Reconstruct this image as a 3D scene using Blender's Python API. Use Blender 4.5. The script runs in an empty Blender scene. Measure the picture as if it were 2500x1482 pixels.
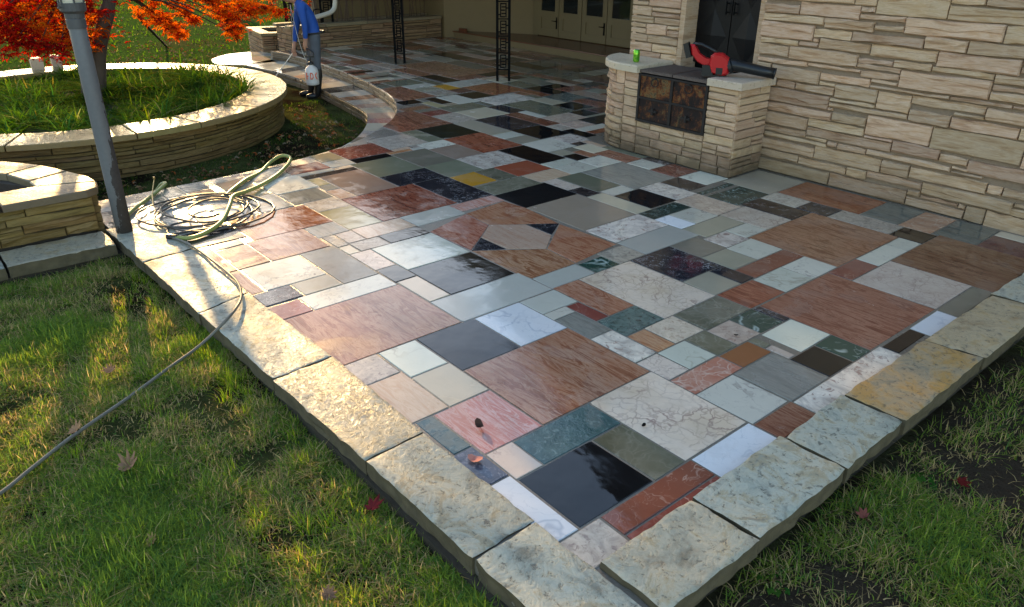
import bpy, bmesh, math, random
import numpy as np
from mathutils import Vector, Matrix, noise
from math import radians, sin, cos, pi, hypot, atan2
RND = random.Random(11)
NP = np.random.default_rng(5)
S = bpy.context.scene
COL = S.collection

# ---------------------------------------------------------------- camera
CAM_H = 2.05
cd = bpy.data.cameras.new('camera'); cam = bpy.data.objects.new('camera', cd); COL.objects.link(cam)
cd.sensor_width = 36.0; cd.lens = 36.0*1848.5/2500.0; cd.clip_start = 0.05; cd.clip_end = 400
pitch, yaw, roll = 0.4571, -0.86907, -0.00776
fwd = Vector((sin(yaw)*cos(pitch), cos(yaw)*cos(pitch), -sin(pitch)))
rgt = Vector((cos(yaw), -sin(yaw), 0)); dwn = fwd.cross(rgt)
r2 = rgt*cos(roll)+dwn*sin(roll); d2 = dwn*cos(roll)-rgt*sin(roll)
cam.matrix_world = Matrix(((r2.x, -d2.x, -fwd.x, 0), (r2.y, -d2.y, -fwd.y, 0), (r2.z, -d2.z, -fwd.z, CAM_H), (0, 0, 0, 1)))
S.camera = cam
FPX = 1848.5
def px(P):
    v = Vector(P)-Vector((0, 0, CAM_H)); z = v.dot(fwd)
    if z < .05: return (-9999, -9999)
    return (1250+FPX*v.dot(r2)/z, 741+FPX*v.dot(d2)/z)

# ---------------------------------------------------------------- sky, sun, exposure
SUN_EL, SUN_AZ = radians(15.0), radians(-76.5)      # azimuth measured from +Y towards +X
W = bpy.data.worlds.new('World'); S.world = W; W.use_nodes = True
wn = W.node_tree.nodes; wl = W.node_tree.links
bg = wn['Background']; sky = wn.new('ShaderNodeTexSky'); sky.sky_type = 'NISHITA'; sky.sun_disc = False
sky.sun_elevation = SUN_EL; sky.sun_rotation = SUN_AZ; sky.air_density = 1.0; sky.dust_density = 0.6; sky.ozone_density = 0.7
wl.new(sky.outputs[0], bg.inputs[0]); bg.inputs[1].default_value = 0.15
sd = bpy.data.lights.new('sun', 'SUN'); sd.energy = 4.0; sd.angle = radians(0.6); sd.color = (1.0, 0.63, 0.25)
sun = bpy.data.objects.new('sun', sd); COL.objects.link(sun)
SUND = Vector((sin(SUN_AZ)*cos(SUN_EL), cos(SUN_AZ)*cos(SUN_EL), sin(SUN_EL)))
sun.rotation_euler = SUND.to_track_quat('Z', 'Y').to_euler(); sun.location = SUND*60
S.view_settings.view_transform = 'Standard'; S.view_settings.look = 'None'
S.view_settings.gamma = 1; S.view_settings.use_curve_mapping = False; S.view_settings.exposure = 1.5
cy = S.cycles; cy.use_denoising = True; cy.max_bounces = 6; cy.diffuse_bounces = 3; cy.glossy_bounces = 3
cy.transmission_bounces = 4; cy.transparent_max_bounces = 6; cy.caustics_reflective = False; cy.caustics_refractive = False
cy.sample_clamp_indirect = 6

# ---------------------------------------------------------------- helpers
WL = {}
def tag(o, label=None, cat=None, group=None, kind=None):
    if label: o['label'] = label
    if cat: o['category'] = cat
    if group: o['group'] = group
    if kind: o['kind'] = kind
    return o
def wloc(o): return WL.get(o.name, Vector((0, 0, 0))) if o else Vector((0, 0, 0))
def thing(name, label, cat, loc=(0, 0, 0), group=None, kind=None):
    o = bpy.data.objects.new(name, None); COL.objects.link(o); o.location = loc; o.empty_display_size = .1
    WL[o.name] = Vector(loc); return tag(o, label, cat, group, kind)
def link(name, me, mat, parent=None, org=(0, 0, 0), smooth=False):
    if mat is not None:
        for m in (mat if isinstance(mat, (list, tuple)) else [mat]): me.materials.append(m)
    if smooth: me.polygons.foreach_set('use_smooth', [True]*len(me.polygons))
    o = bpy.data.objects.new(name, me); COL.objects.link(o); org = Vector(org)
    WL[o.name] = org
    if parent: o.parent = parent; o.location = org-wloc(parent)
    else: o.location = org
    return o
class MB:
    def __init__(s): s.v = []; s.f = []; s.m = []; s.mi = 0
    def add(s, vs, fs):
        n = len(s.v); s.v += [tuple(p) for p in vs]; s.f += [tuple(i+n for i in f) for f in fs]; s.m += [s.mi]*len(fs)
    def box(s, a, b):
        (x0, y0, z0), (x1, y1, z1) = a, b
        s.add([(x0, y0, z0), (x1, y0, z0), (x1, y1, z0), (x0, y1, z0), (x0, y0, z1), (x1, y0, z1), (x1, y1, z1), (x0, y1, z1)],
              [(3, 2, 1, 0), (4, 5, 6, 7), (0, 1, 5, 4), (1, 2, 6, 5), (2, 3, 7, 6), (3, 0, 4, 7)])
    def obox(s, c, X, Y, Z):       # oriented box: centre and half axes
        c, X, Y, Z = map(Vector, (c, X, Y, Z))
        P = [c+X*a+Y*b+Z*d for d in (-1, 1) for a, b in ((-1, -1), (1, -1), (1, 1), (-1, 1))]
        s.add(P, [(3, 2, 1, 0), (4, 5, 6, 7), (0, 1, 5, 4), (1, 2, 6, 5), (2, 3, 7, 6), (3, 0, 4, 7)])
    def prism(s, poly, z0, z1, ch=0):
        n = len(poly)
        if ch:
            c = (sum(p[0] for p in poly)/n, sum(p[1] for p in poly)/n); q = []
            for i in range(n):
                a, b, d = Vector(poly[i-1]), Vector(poly[i]), Vector(poly[(i+1) % n])
                e1 = (b-a); e2 = (d-b)
                n1 = Vector((-e1.y, e1.x)).normalized() if e1.length > 1e-6 else Vector((0, 0)); n2 = Vector((-e2.y, e2.x)).normalized() if e2.length > 1e-6 else n1
                m = n1+n2; k = ch/max(.35, (1+n1.dot(n2)))
                q.append(tuple(b+m*k))
            vs = [(x, y, z0) for x, y in poly]+[(x, y, z1-ch) for x, y in poly]+[(x, y, z1) for x, y in q]
            fs = [(i, (i+1) % n, n+(i+1) % n, n+i) for i in range(n)]+[(n+i, n+(i+1) % n, 2*n+(i+1) % n, 2*n+i) for i in range(n)]
            fs += [tuple(range(2*n, 3*n)), tuple(range(n-1, -1, -1))]
        else:
            vs = [(x, y, z0) for x, y in poly]+[(x, y, z1) for x, y in poly]
            fs = [(i, (i+1) % n, n+(i+1) % n, n+i) for i in range(n)]+[tuple(range(n, 2*n)), tuple(range(n-1, -1, -1))]
        s.add(vs, fs)
    def tube(s, pts, r, n=8, caps=True, up=None):
        pts = [Vector(p) for p in pts]; rs = r if isinstance(r, list) else [r]*len(pts); vs = []; fs = []
        if len(rs) != len(pts): rs = [float(np.interp(i/(len(pts)-1), np.linspace(0, 1, len(rs)), rs)) for i in range(len(pts))]
        t0 = (pts[1]-pts[0]).normalized(); a = t0.orthogonal().normalized() if up is None else (Vector(up)-t0*t0.dot(Vector(up))).normalized()
        for i, p in enumerate(pts):
            t = (pts[min(i+1, len(pts)-1)]-pts[max(i-1, 0)]).normalized()
            a = (a-t*a.dot(t)); a = a.normalized() if a.length > 1e-6 else t.orthogonal().normalized(); b = t.cross(a)
            rr = rs[i] if isinstance(rs[i], tuple) else (rs[i], rs[i])
            for k in range(n):
                w = 2*pi*k/n; vs.append(p+a*cos(w)*rr[0]+b*sin(w)*rr[1])
        for i in range(len(pts)-1):
            for k in range(n): fs.append((i*n+k, i*n+(k+1) % n, (i+1)*n+(k+1) % n, (i+1)*n+k))
        if caps: fs += [tuple(range(n-1, -1, -1)), tuple(range((len(pts)-1)*n, len(pts)*n))]
        s.add(vs, fs)
    def lathe(s, prof, c, n=16, axis='Z'):
        vs = []; fs = []; c = Vector(c)
        for r, z in prof:
            for k in range(n):
                w = 2*pi*k/n; vs.append(c+Vector((r*cos(w), r*sin(w), z)))
        for i in range(len(prof)-1):
            for k in range(n): fs.append((i*n+k, i*n+(k+1) % n, (i+1)*n+(k+1) % n, (i+1)*n+k))
        fs += [tuple(range(n-1, -1, -1)), tuple(range((len(prof)-1)*n, len(prof)*n))]
        s.add(vs, fs)
    def build(s, name, mat, parent=None, org=None, smooth=False):
        if org is None: org = wloc(parent)
        o = Vector(org); me = bpy.data.meshes.new(name)
        me.from_pydata([(v[0]-o.x, v[1]-o.y, v[2]-o.z) for v in s.v], [], s.f)
        ob = link(name, me, mat, parent, o, smooth)
        if any(s.m): me.polygons.foreach_set('material_index', s.m)
        return ob
def catmull(P, n=8):
    P = [Vector(p) for p in P]; out = []
    for i in range(len(P)-1):
        a, b, c, d = P[max(i-1, 0)], P[i], P[i+1], P[min(i+2, len(P)-1)]
        for k in range(n):
            t = k/n; out.append(.5*((2*b)+(c-a)*t+(2*a-5*b+4*c-d)*t*t+(3*b-a-3*c+d)*t**3))
    out.append(P[-1]); return out

# ---------------------------------------------------------------- materials
class NT:
    def __init__(s, name):
        s.m = bpy.data.materials.new(name); s.m.use_nodes = True; s.t = s.m.node_tree; s.b = s.t.nodes['Principled BSDF']; s.out = s.t.nodes['Material Output']
    def n(s, t, **k):
        x = s.t.nodes.new('ShaderNode'+t)
        for a, b in k.items(): setattr(x, a, b)
        return x
    def set(s, node, **k):
        for a, b in k.items(): s.plug(node.inputs[a.replace('_', ' ')], b)
    def plug(s, sock, v):
        if hasattr(v, 'is_linked') or isinstance(v, bpy.types.NodeSocket): s.t.links.new(v, sock)
        else:
            if sock.type == 'RGBA' and len(v) == 3: v = (*v, 1)
            sock.default_value = v
    def coords(s, scale=(1, 1, 1), rnd=True, world=False):
        if world: g = s.n('NewGeometry').outputs['Position']
        else: g = s.n('TexCoord').outputs['Object']
        if rnd and not world:
            oi = s.n('ObjectInfo'); mm = s.n('Math', operation='MULTIPLY'); s.plug(mm.inputs[0], oi.outputs['Random']); mm.inputs[1].default_value = 61.7
            va = s.n('VectorMath', operation='ADD'); s.plug(va.inputs[0], g); s.plug(va.inputs[1], mm.outputs[0]); g = va.outputs[0]
        mp = s.n('VectorMath', operation='MULTIPLY'); s.plug(mp.inputs[0], g); mp.inputs[1].default_value = scale
        return mp.outputs[0]
    def noise(s, co, scale, detail=4, rough=.55, dist=0, col=False):
        x = s.n('TexNoise'); s.plug(x.inputs['Vector'], co); x.inputs['Scale'].default_value = scale; x.inputs['Detail'].default_value = detail
        x.inputs['Roughness'].default_value = rough; x.inputs['Distortion'].default_value = dist
        return x.outputs['Color'] if col else x.outputs['Fac']
    def ramp(s, f, stops, mode='LINEAR'):
        x = s.n('ValToRGB'); s.plug(x.inputs[0], f); e = x.color_ramp.elements; x.color_ramp.interpolation = mode
        while len(e) < len(stops): e.new(.5)
        for i, (p, c) in enumerate(stops):
            e[i].position = p; e[i].color = (*c, 1) if not isinstance(c, (int, float)) else (c, c, c, 1)
        return x.outputs[0]
    def mix(s, f, a, b, mode='MIX'):
        x = s.n('Mix', data_type='RGBA', blend_type=mode); s.plug(x.inputs['Factor'], f)
        s.plug(x.inputs[6], a); s.plug(x.inputs[7], b); return x.outputs[2]
    def math(s, op, a, b=0.0, clamp=False):
        x = s.n('Math', operation=op); x.use_clamp = clamp; s.plug(x.inputs[0], a); s.plug(x.inputs[1], b); return x.outputs[0]
    def maprange(s, f, a, b, c, d):
        x = s.n('MapRange'); s.plug(x.inputs[0], f)
        for i, v in enumerate((a, b, c, d)): x.inputs[1+i].default_value = v
        return x.outputs[0]
    def bump(s, h, strength=.3, dist=.01, normal=None):
        x = s.n('Bump'); s.plug(x.inputs['Height'], h); x.inputs['Strength'].default_value = strength; x.inputs['Distance'].default_value = dist
        if normal is not None: s.plug(x.inputs['Normal'], normal)
        return x.outputs[0]
    def vary(s, c, lo=.8, hi=1.2, hue=.0):
        oi = s.n('ObjectInfo'); h = s.n('HueSaturation'); s.plug(h.inputs['Color'], c)
        s.plug(h.inputs['Value'], s.maprange(oi.outputs['Random'], 0, 1, lo, hi))
        if hue: 
            r = s.math('FRACT', s.math('MULTIPLY', oi.outputs['Random'], 17.3)); s.plug(h.inputs['Hue'], s.maprange(r, 0, 1, .5-hue, .5+hue))
        return h.outputs[0]
    def fin(s, col, rough=.5, normal=None, metal=0., spec=.5, **k):
        s.plug(s.b.inputs['Base Color'], col); s.plug(s.b.inputs['Roughness'], rough); s.plug(s.b.inputs['Metallic'], metal)
        s.b.inputs['Specular IOR Level'].default_value = spec
        if normal is not None: s.plug(s.b.inputs['Normal'], normal)
        for a, b in k.items(): s.plug(s.b.inputs[a.replace('_', ' ')], b)
        return s.m
def simple(name, c, rough=.5, metal=0., var=.12, scale=20, bump=0.0, spec=.5):
    t = NT(name); co = t.coords(rnd=False); n = t.noise(co, scale, 5)
    col = t.mix(n, tuple(x*(1-var) for x in c), tuple(min(1, x*(1+var)) for x in c))
    return t.fin(col, rough, t.bump(n, bump, .01) if bump else None, metal, spec)

MAT = {}
def film(t):
    """wet film on the polished stone: thin water, here and there deeper or drying"""
    w = t.coords(world=True)
    n1 = t.noise(w, .9, 3, .5); n2 = t.noise(w, 5.0, 4, .6)
    m = t.math('ADD', t.math('MULTIPLY', n1, .7), t.math('MULTIPLY', n2, .3))
    return t.maprange(m, .43, .68, .025, .24), w
def slab(key, kind, c1, c2, c3=(0, 0, 0), sc=6.0, var=(.82, 1.16), hue=.012, rough_add=0.0, bump=.10, stain=.11):
    wk = (1.05, 1.0, .86) if key in ('CRB', 'CRV', 'CRM', 'LV', 'LAV', 'WHL', 'WHG', 'PK', 'PKL', 'PKO', 'GRT', 'GRL', 'GRY', 'GRD', 'BRP', 'BR', 'BRR', 'BRS', 'BRD', 'RDV') else (1, 1, 1)
    c1, c2, c3 = [tuple(min(.9, a*b) for a, b in zip(c, wk)) for c in (c1, c2, c3)]
    t = NT('stone_'+key.lower()); co = t.coords()
    if kind == 'streak':
        cs = t.coords((1.2, 7.5, 4)); n = t.noise(cs, 2.0, 9, .74, 1.3); f = t.noise(t.coords((4, 26, 10)), 2.2, 6, .78, .8); pit = t.noise(t.coords((14, 40, 10)), 2.6, 4, .8)
        big = t.noise(co, 3.2, 4, .6)
        col = t.ramp(n, [(.36, c3), (.44, c1), (.50, c2), (.545, c1), (.59, c3), (.66, c1), (.74, c2)])
        col = t.mix(t.maprange(big, .35, .7, 0, .6), col, c1); col = t.mix(t.maprange(f, .50, .68, 0, .45), col, c3); col = t.mix(t.maprange(f, .30, .42, .5, 0), col, c2)
        col = t.mix(t.maprange(pit, .63, .70, 0, .7), col, tuple(x*.45 for x in c3)); h = f
    elif kind == 'vein':
        d = t.noise(co, sc*.6, 3, .6, 0, True); v = t.n('VectorMath', operation='ADD'); t.plug(v.inputs[0], co)
        ds = t.n('VectorMath', operation='SCALE'); t.plug(ds.inputs[0], d); ds.inputs['Scale'].default_value = .35; t.plug(v.inputs[1], ds.outputs[0])
        n = t.noise(v.outputs[0], sc*.5, 4, .6); k = t.math('ABSOLUTE', t.math('SUBTRACT', n, .5))
        n3 = t.noise(v.outputs[0], sc*1.7, 3, .6); k3 = t.math('ABSOLUTE', t.math('SUBTRACT', n3, .47))
        vein = t.math('MAXIMUM', t.maprange(k, 0, .018, 1, 0), t.maprange(k3, 0, .012, .55, 0)); vm = t.math('MULTIPLY', vein, t.maprange(t.noise(co, 3, 2), .4, .6, .15, 1))
        col = t.mix(t.noise(co, sc*1.5, 5, .65), c1, c2); col = t.mix(vm, col, c3); h = n
    elif kind == 'breccia':
        d = t.noise(co, sc*1.1, 4, .65, 0, True); v = t.n('VectorMath', operation='ADD'); t.plug(v.inputs[0], co)
        ds = t.n('VectorMath', operation='SCALE'); t.plug(ds.inputs[0], d); ds.inputs['Scale'].default_value = .22; t.plug(v.inputs[1], ds.outputs[0])
        vo = t.n('TexVoronoi', feature='DISTANCE_TO_EDGE'); t.plug(vo.inputs['Vector'], v.outputs[0]); vo.inputs['Scale'].default_value = sc*1.6
        vo2 = t.n('TexVoronoi', feature='DISTANCE_TO_EDGE'); t.plug(vo2.inputs['Vector'], v.outputs[0]); vo2.inputs['Scale'].default_value = sc*4.5
        e = t.math('MAXIMUM', t.maprange(vo.outputs[0], .0, .035, .85, 0), t.maprange(vo2.outputs[0], 0, .09, .5, 0))
        e = t.math('MULTIPLY', e, t.maprange(t.noise(co, 7, 3), .35, .62, .1, 1))
        n = t.noise(co, sc*.8, 5, .6); col = t.ramp(n, [(.35, c1), (.52, c2), (.68, tuple(min(1, x*1.12) for x in c1))]); col = t.mix(e, col, c3); h = n
    elif kind == 'speck':
        n = t.noise(co, sc*6, 4, .7, .8); n2 = t.noise(co, sc*2.2, 4, .65, 1.2)
        col = t.ramp(n2, [(.34, c1), (.5, c2), (.66, tuple(min(1, x*1.2) for x in c2))]); col = t.mix(t.maprange(n, .55, .64, 0, .9), col, c3); h = n
    else:
        n = t.noise(co, sc, 5, .6, .4); cl = t.noise(co, 1.6, 3, .5); n2 = t.noise(t.coords((1, 3.5, 1)), sc*2.4, 4, .6)
        col = t.mix(n, c1, c2); col = t.mix(t.maprange(cl, .42, .66, 0, .45), col, c3); col = t.mix(t.math('MULTIPLY', n2, .35), col, c2); h = n2
    col = t.vary(col, *var, hue)
    r, w = film(t)
    st = t.noise(w, 2.6, 7, .68, .4); stm = t.maprange(st, .53, .575, 0, 1); gr_ = t.noise(w, 90, 3, .7)
    col = t.mix(t.math('MULTIPLY', stm, stain), col, (.34, .31, .27)); col = t.mix(t.maprange(gr_, .66, .74, 0, .35 if stain > .05 else .05), col, (.20, .17, .13))
    r = t.math('ADD', r, t.math('MULTIPLY', stm, .13 if stain > .05 else .02))
    if rough_add: r = t.math('ADD', r, rough_add)
    rip = t.noise(w, 7.0, 2, .5); mic = t.noise(w, 55, 3, .6)
    nb = t.bump(rip, .10, .02); nb = t.bump(mic, bump, .0025, nb); nb = t.bump(h, bump*.6, .003, nb)
    MAT[key] = t.fin(col, r, nb, 0, .5)
slab('K', 'plain', (.006, .007, .008), (.012, .012, .013), (.009, .009, .010), bump=.03, stain=0.0)
slab('KG', 'plain', (.010, .016, .011), (.018, .024, .017), (.012, .016, .012), bump=.05, stain=0.01)
slab('KB', 'vein', (.022, .018, .017), (.045, .036, .033), (.30, .26, .24), 7, stain=.03)
slab('KV', 'vein', (.009, .010, .015), (.024, .025, .033), (.34, .33, .33), 14, stain=.02)
slab('SL', 'speck', (.05, .055, .075), (.08, .085, .11), (.18, .18, .21), 7)
slab('GN', 'vein', (.020, .050, .036), (.032, .070, .052), (.38, .46, .42), 3)
slab('GNS', 'speck', (.040, .075, .064), (.085, .135, .118), (.012, .022, .024), 7, rough_add=.1, bump=.25)
slab('GNV', 'vein', (.018, .040, .030), (.032, .056, .044), (.34, .40, .36), 9)
slab('GN2', 'speck', (.035, .075, .075), (.055, .105, .105), (.12, .19, .19), 4, rough_add=.07, bump=.5)
slab('GNG', 'streak', (.13, .145, .12), (.19, .20, .17), (.07, .085, .07))
slab('BR', 'streak', (.25, .105, .066), (.37, .215, .155), (.125, .042, .026))
slab('BRP', 'streak', (.29, .125, .080), (.42, .27, .205), (.165, .055, .033))
slab('BRR', 'streak', (.25, .080, .042), (.36, .17, .11), (.125, .034, .020))
slab('BRD', 'streak', (.19, .088, .058), (.28, .155, .105), (.11, .045, .03))
slab('BRS', 'streak', (.40, .20, .11), (.50, .32, .21), (.25, .085, .04))
slab('BRG', 'plain', (.24, .165, .11), (.33, .24, .17), (.26, .235, .20), 9)
slab('RDB', 'vein', (.19, .055, .035), (.26, .09, .06), (.42, .26, .20), 6)
slab('RDV', 'breccia', (.34, .14, .09), (.44, .26, .20), (.62, .56, .52), 3.0)
slab('RDK', 'plain', (.10, .045, .036), (.13, .06, .05), (.11, .05, .04), 14)
slab('RST', 'plain', (.27, .085, .036), (.32, .115, .05), (.24, .07, .03), 10)
slab('COR', 'streak', (.52, .24, .175), (.66, .50, .45), (.50, .19, .13), 4)
slab('PK', 'speck', (.45, .365, .32), (.53, .445, .39), (.34, .24, .21), 5)
slab('PKL', 'vein', (.52, .43, .41), (.60, .53, .51), (.27, .19, .20), 9)
slab('PKO', 'streak', (.50, .37, .30), (.57, .45, .38), (.46, .28, .20))
slab('CRB', 'breccia', (.58, .49, .40), (.66, .58, .52), (.24, .16, .15), 3.4)
slab('CRV', 'breccia', (.52, .455, .41), (.60, .54, .50), (.26, .19, .185), 3.8)
slab('CRM', 'plain', (.55, .49, .40), (.64, .58, .49), (.50, .46, .38), 8)
slab('LAV', 'speck', (.38, .355, .355), (.60, .57, .55), (.30, .21, .20), 3.6)
slab('LV', 'speck', (.33, .30, .28), (.44, .405, .375), (.235, .195, .19), 6)
slab('WHL', 'vein', (.54, .55, .52), (.63, .635, .60), (.33, .32, .32), 6)
slab('WHB', 'vein', (.72, .74, .74), (.80, .81, .81), (.52, .56, .60), 4)
slab('WHG', 'vein', (.55, .58, .54), (.66, .69, .65), (.42, .42, .38), 4)
slab('GRL', 'plain', (.37, .39, .385), (.44, .455, .45), (.40, .41, .42), 7)
slab('GRY', 'streak', (.25, .255, .25), (.32, .325, .315), (.19, .19, .185))
slab('GRT', 'plain', (.27, .26, .215), (.36, .345, .295), (.24, .23, .19), 8)
slab('GRD', 'plain', (.155, .15, .13), (.21, .20, .175), (.14, .135, .12), 9)
slab('OLM', 'breccia', (.10, .098, .062), (.17, .16, .11), (.28, .27, .21), 3.0)
slab('OLG', 'plain', (.135, .145, .095), (.19, .195, .135), (.15, .13, .08), 8)
slab('OCH', 'plain', (.36, .30, .15), (.44, .38, .22), (.33, .29, .17), 11)
slab('YL', 'plain', (.48, .23, .02), (.54, .28, .035), (.44, .20, .02), 9)
slab('TN', 'plain', (.29, .235, .155), (.34, .28, .20), (.25, .225, .175), 9)
def m_grout():
    t = NT('grout'); w = t.coords(world=True); n = t.noise(w, 60, 4, .7); b = t.noise(w, 2.5, 3)
    col = t.mix(n, (.13, .115, .09), (.25, .22, .175)); return t.fin(col, t.maprange(b, .35, .65, .16, .42), t.bump(n, .8, .004))
MAT['grout'] = m_grout()
def m_ledge(name, a, b, c, d, wet=0.0, stain=0.0, val=(.76, 1.14)):
    t = NT(name); co = t.coords((2.2, 2.2, 20)); n = t.noise(co, 1.5, 6, .66, .7); f = t.noise(t.coords((9, 9, 60)), 2.0, 5, .75, .4); big = t.noise(t.coords((2, 2, 5)), 3, 3)
    col = t.ramp(n, [(.32, c), (.44, a), (.54, b), (.62, a), (.70, d)]); col = t.mix(t.maprange(f, .3, .7, 0, .35), col, c)
    col = t.mix(t.maprange(big, .55, .75, 0, .5), col, d)
    if stain:
        w = t.coords(world=True); sx = t.n('SeparateXYZ'); t.plug(sx.inputs[0], w); zz = t.math('ADD', sx.outputs[2], t.math('MULTIPLY', t.math('SUBTRACT', t.noise(w, 6, 4, .65), .5), .35))
        col = t.mix(t.maprange(zz, .04, .36, stain, 0), col, (.075, .056, .032))
    col = t.vary(col, *val, .009)
    n2 = t.noise(t.coords(), 26, 4, .6)
    nb = t.bump(f, .55, .006); nb = t.bump(n2, .35, .006, nb); return t.fin(col, .78-wet, nb, 0, .3)
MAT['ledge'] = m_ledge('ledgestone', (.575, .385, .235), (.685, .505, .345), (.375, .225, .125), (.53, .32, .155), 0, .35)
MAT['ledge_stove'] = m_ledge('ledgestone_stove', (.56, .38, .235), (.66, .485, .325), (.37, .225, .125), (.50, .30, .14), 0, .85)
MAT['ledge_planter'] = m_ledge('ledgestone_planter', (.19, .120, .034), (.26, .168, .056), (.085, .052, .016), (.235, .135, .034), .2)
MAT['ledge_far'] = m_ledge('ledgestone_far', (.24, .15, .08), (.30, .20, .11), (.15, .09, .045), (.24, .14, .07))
MAT['mortar'] = simple('mortar', (.27, .20, .135), .9, 0, .25, 40, .5)
MAT['mortar_d'] = simple('mortar_dark', (.055, .040, .026), .9, 0, .3, 30, .5)
def m_kerb(orange=False):
    t = NT('sandstone_slab'); co = t.coords(); n = t.noise(co, 5.5, 7, .7, .6); p = t.noise(co, 34, 5, .75, .4); oi = t.n('ObjectInfo'); p2 = t.noise(co, 11, 5, .7, .8)
    base = t.ramp(n, [(.32, (.19, .195, .155)), (.43, (.34, .355, .29)), (.52, (.45, .45, .355)), (.61, (.37, .32, .205)), (.72, (.27, .285, .235))])
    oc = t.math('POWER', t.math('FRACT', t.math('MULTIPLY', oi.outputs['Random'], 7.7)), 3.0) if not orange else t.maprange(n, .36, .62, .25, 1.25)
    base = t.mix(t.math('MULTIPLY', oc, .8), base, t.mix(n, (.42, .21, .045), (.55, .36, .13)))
    base = t.mix(t.maprange(p, .565, .64, 0, .8), base, (.095, .095, .078)); base = t.mix(t.maprange(p2, .60, .70, 0, .6), base, (.20, .19, .15)); base = t.vary(base, .88, 1.1)
    w = t.coords(world=True); wet = t.noise(w, 1.3, 2)
    h = t.math('ADD', t.math('MULTIPLY', n, .55), t.math('SUBTRACT', t.math('MULTIPLY', p2, .5), t.math('MULTIPLY', t.maprange(p, .5, .68, 0, 1), .30)))
    return t.fin(base, t.maprange(wet, .4, .62, .26, .62), t.bump(h, .55, .03), 0, .45)
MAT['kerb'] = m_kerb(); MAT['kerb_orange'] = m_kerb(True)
MAT['kerb_edge'] = simple('slab_edge', (.095, .075, .040), .85, 0, .6, 14, .9)
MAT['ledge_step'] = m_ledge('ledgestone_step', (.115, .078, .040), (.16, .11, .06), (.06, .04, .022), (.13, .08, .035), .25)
MAT['kerb_side'] = simple('slab_footing', (.04, .03, .017), .85, 0, .5, 18, .8)
def m_cap(name='capstone', a=(.23, .16, .06), b=(.34, .245, .105), r=(.16, .42)):
    t = NT(name); co = t.coords(); n = t.noise(co, 5, 6, .65, .6); p = t.noise(co, 30, 4, .7)
    col = t.mix(n, a, b); col = t.mix(t.maprange(p, .56, .68, 0, .6), col, (.22, .17, .10)); col = t.vary(col, .85, 1.15, .015)
    wet = t.noise(t.coords(world=True), 1.2, 2); return t.fin(col, t.maprange(wet, .38, .6, *r), t.bump(t.math('ADD', n, t.math('MULTIPLY', p, .4)), .5, .02), 0, .22)
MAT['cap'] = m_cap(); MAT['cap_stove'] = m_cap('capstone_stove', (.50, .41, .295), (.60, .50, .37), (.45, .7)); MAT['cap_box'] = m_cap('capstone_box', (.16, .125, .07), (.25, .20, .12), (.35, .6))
def m_ground():
    t = NT('ground_soil'); w = t.coords(world=True); n = t.noise(w, 1.1, 5, .6); f = t.noise(w, 24, 5, .7); sx = t.n('SeparateXYZ'); t.plug(sx.inputs[0], w)
    gr = t.mix(f, (.060, .075, .024), (.13, .15, .048)); so = t.mix(f, (.014, .010, .006), (.042, .031, .018)); dry = t.mix(f, (.06, .05, .02), (.11, .09, .036))
    col = t.mix(t.maprange(n, .42, .60, 0, 1), so, gr)
    far = t.maprange(sx.outputs[0], -13.5, -17.0, 0, 1)
    col = t.mix(far, col, t.mix(t.maprange(t.noise(w, .35, 4), .30, .50, 0, 1), dry, t.mix(f, (.035, .075, .014), (.07, .12, .024))))
    right = t.maprange(sx.outputs[0], -1.15, -.95, 0, 1); col = t.mix(right, col, t.mix(f, (.042, .032, .022), (.105, .080, .055)))
    wet = t.maprange(t.noise(w, 1.7, 3),   .44, .56, .95, .48); wet = t.mix(far, wet, (1, 1, 1))
    return t.fin(col, wet, t.bump(t.math('ADD', t.math('MULTIPLY', f, 1.5), n), 1.0, .06), 0, 0.0)
MAT['ground'] = m_ground()
def m_leaf(name, trans=.5, rough=.45, attr='tint'):
    t = NT(name); a = t.n('Attribute'); a.attribute_name = attr; t.plug(t.b.inputs['Base Color'], a.outputs['Color']); t.b.inputs['Roughness'].default_value = rough
    t.b.inputs['Specular IOR Level'].default_value = 0.0
    tr = t.n('BsdfTranslucent'); hs = t.n('HueSaturation'); t.plug(hs.inputs['Color'], a.outputs['Color']); hs.inputs['Saturation'].default_value = 1.15; hs.inputs['Value'].default_value = 1.6
    t.plug(tr.inputs['Color'], hs.outputs[0]); mx = t.n('MixShader'); mx.inputs[0].default_value = trans
    t.t.links.new(t.b.outputs[0], mx.inputs[1]); t.t.links.new(tr.outputs[0], mx.inputs[2]); t.t.links.new(mx.outputs[0], t.out.inputs[0]); return t.m
MAT['blade'] = m_leaf('grass_blade', .45, .7); MAT['foliage'] = m_leaf('leaf', .55, .6); MAT['litter'] = m_leaf('dry_leaf', .10, .6); MAT['strap'] = m_leaf('strap_leaf', .3, .6)
MAT['bark'] = simple('bark', (.075, .052, .036), .9, 0, .5, 12, .9)
MAT['iron'] = simple('black_iron', (.005, .005, .005), .75, .0, .2, 30, .1, .08)
MAT['firedoor'] = simple('fire_door_steel', (.014, .014, .016), .42, .7, .25, 8, .12)
MAT['cream'] = simple('cream_paint', (.20, .14, .062), .7, 0, .06, 5)
MAT['cream_d'] = simple('cream_door', (.19, .14, .065), .5, 0, .05, 6)
MAT['glass'] = simple('dark_glass', (.012, .016, .017), .05, 0, .1, 3)
MAT['redfloor'] = simple('red_porch_floor', (.15, .055, .028), .25, 0, .25, 6)
MAT['shingle'] = simple('roof_shingle', (.035, .032, .030), .9, 0, .4, 20, .6)
MAT['soffit'] = simple('soffit', (.10, .085, .06), .8, 0, .1, 4)
MAT['pale_metal'] = simple('cream_downspout', (.55, .50, .40), .45, 0, .08, 6)
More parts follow.
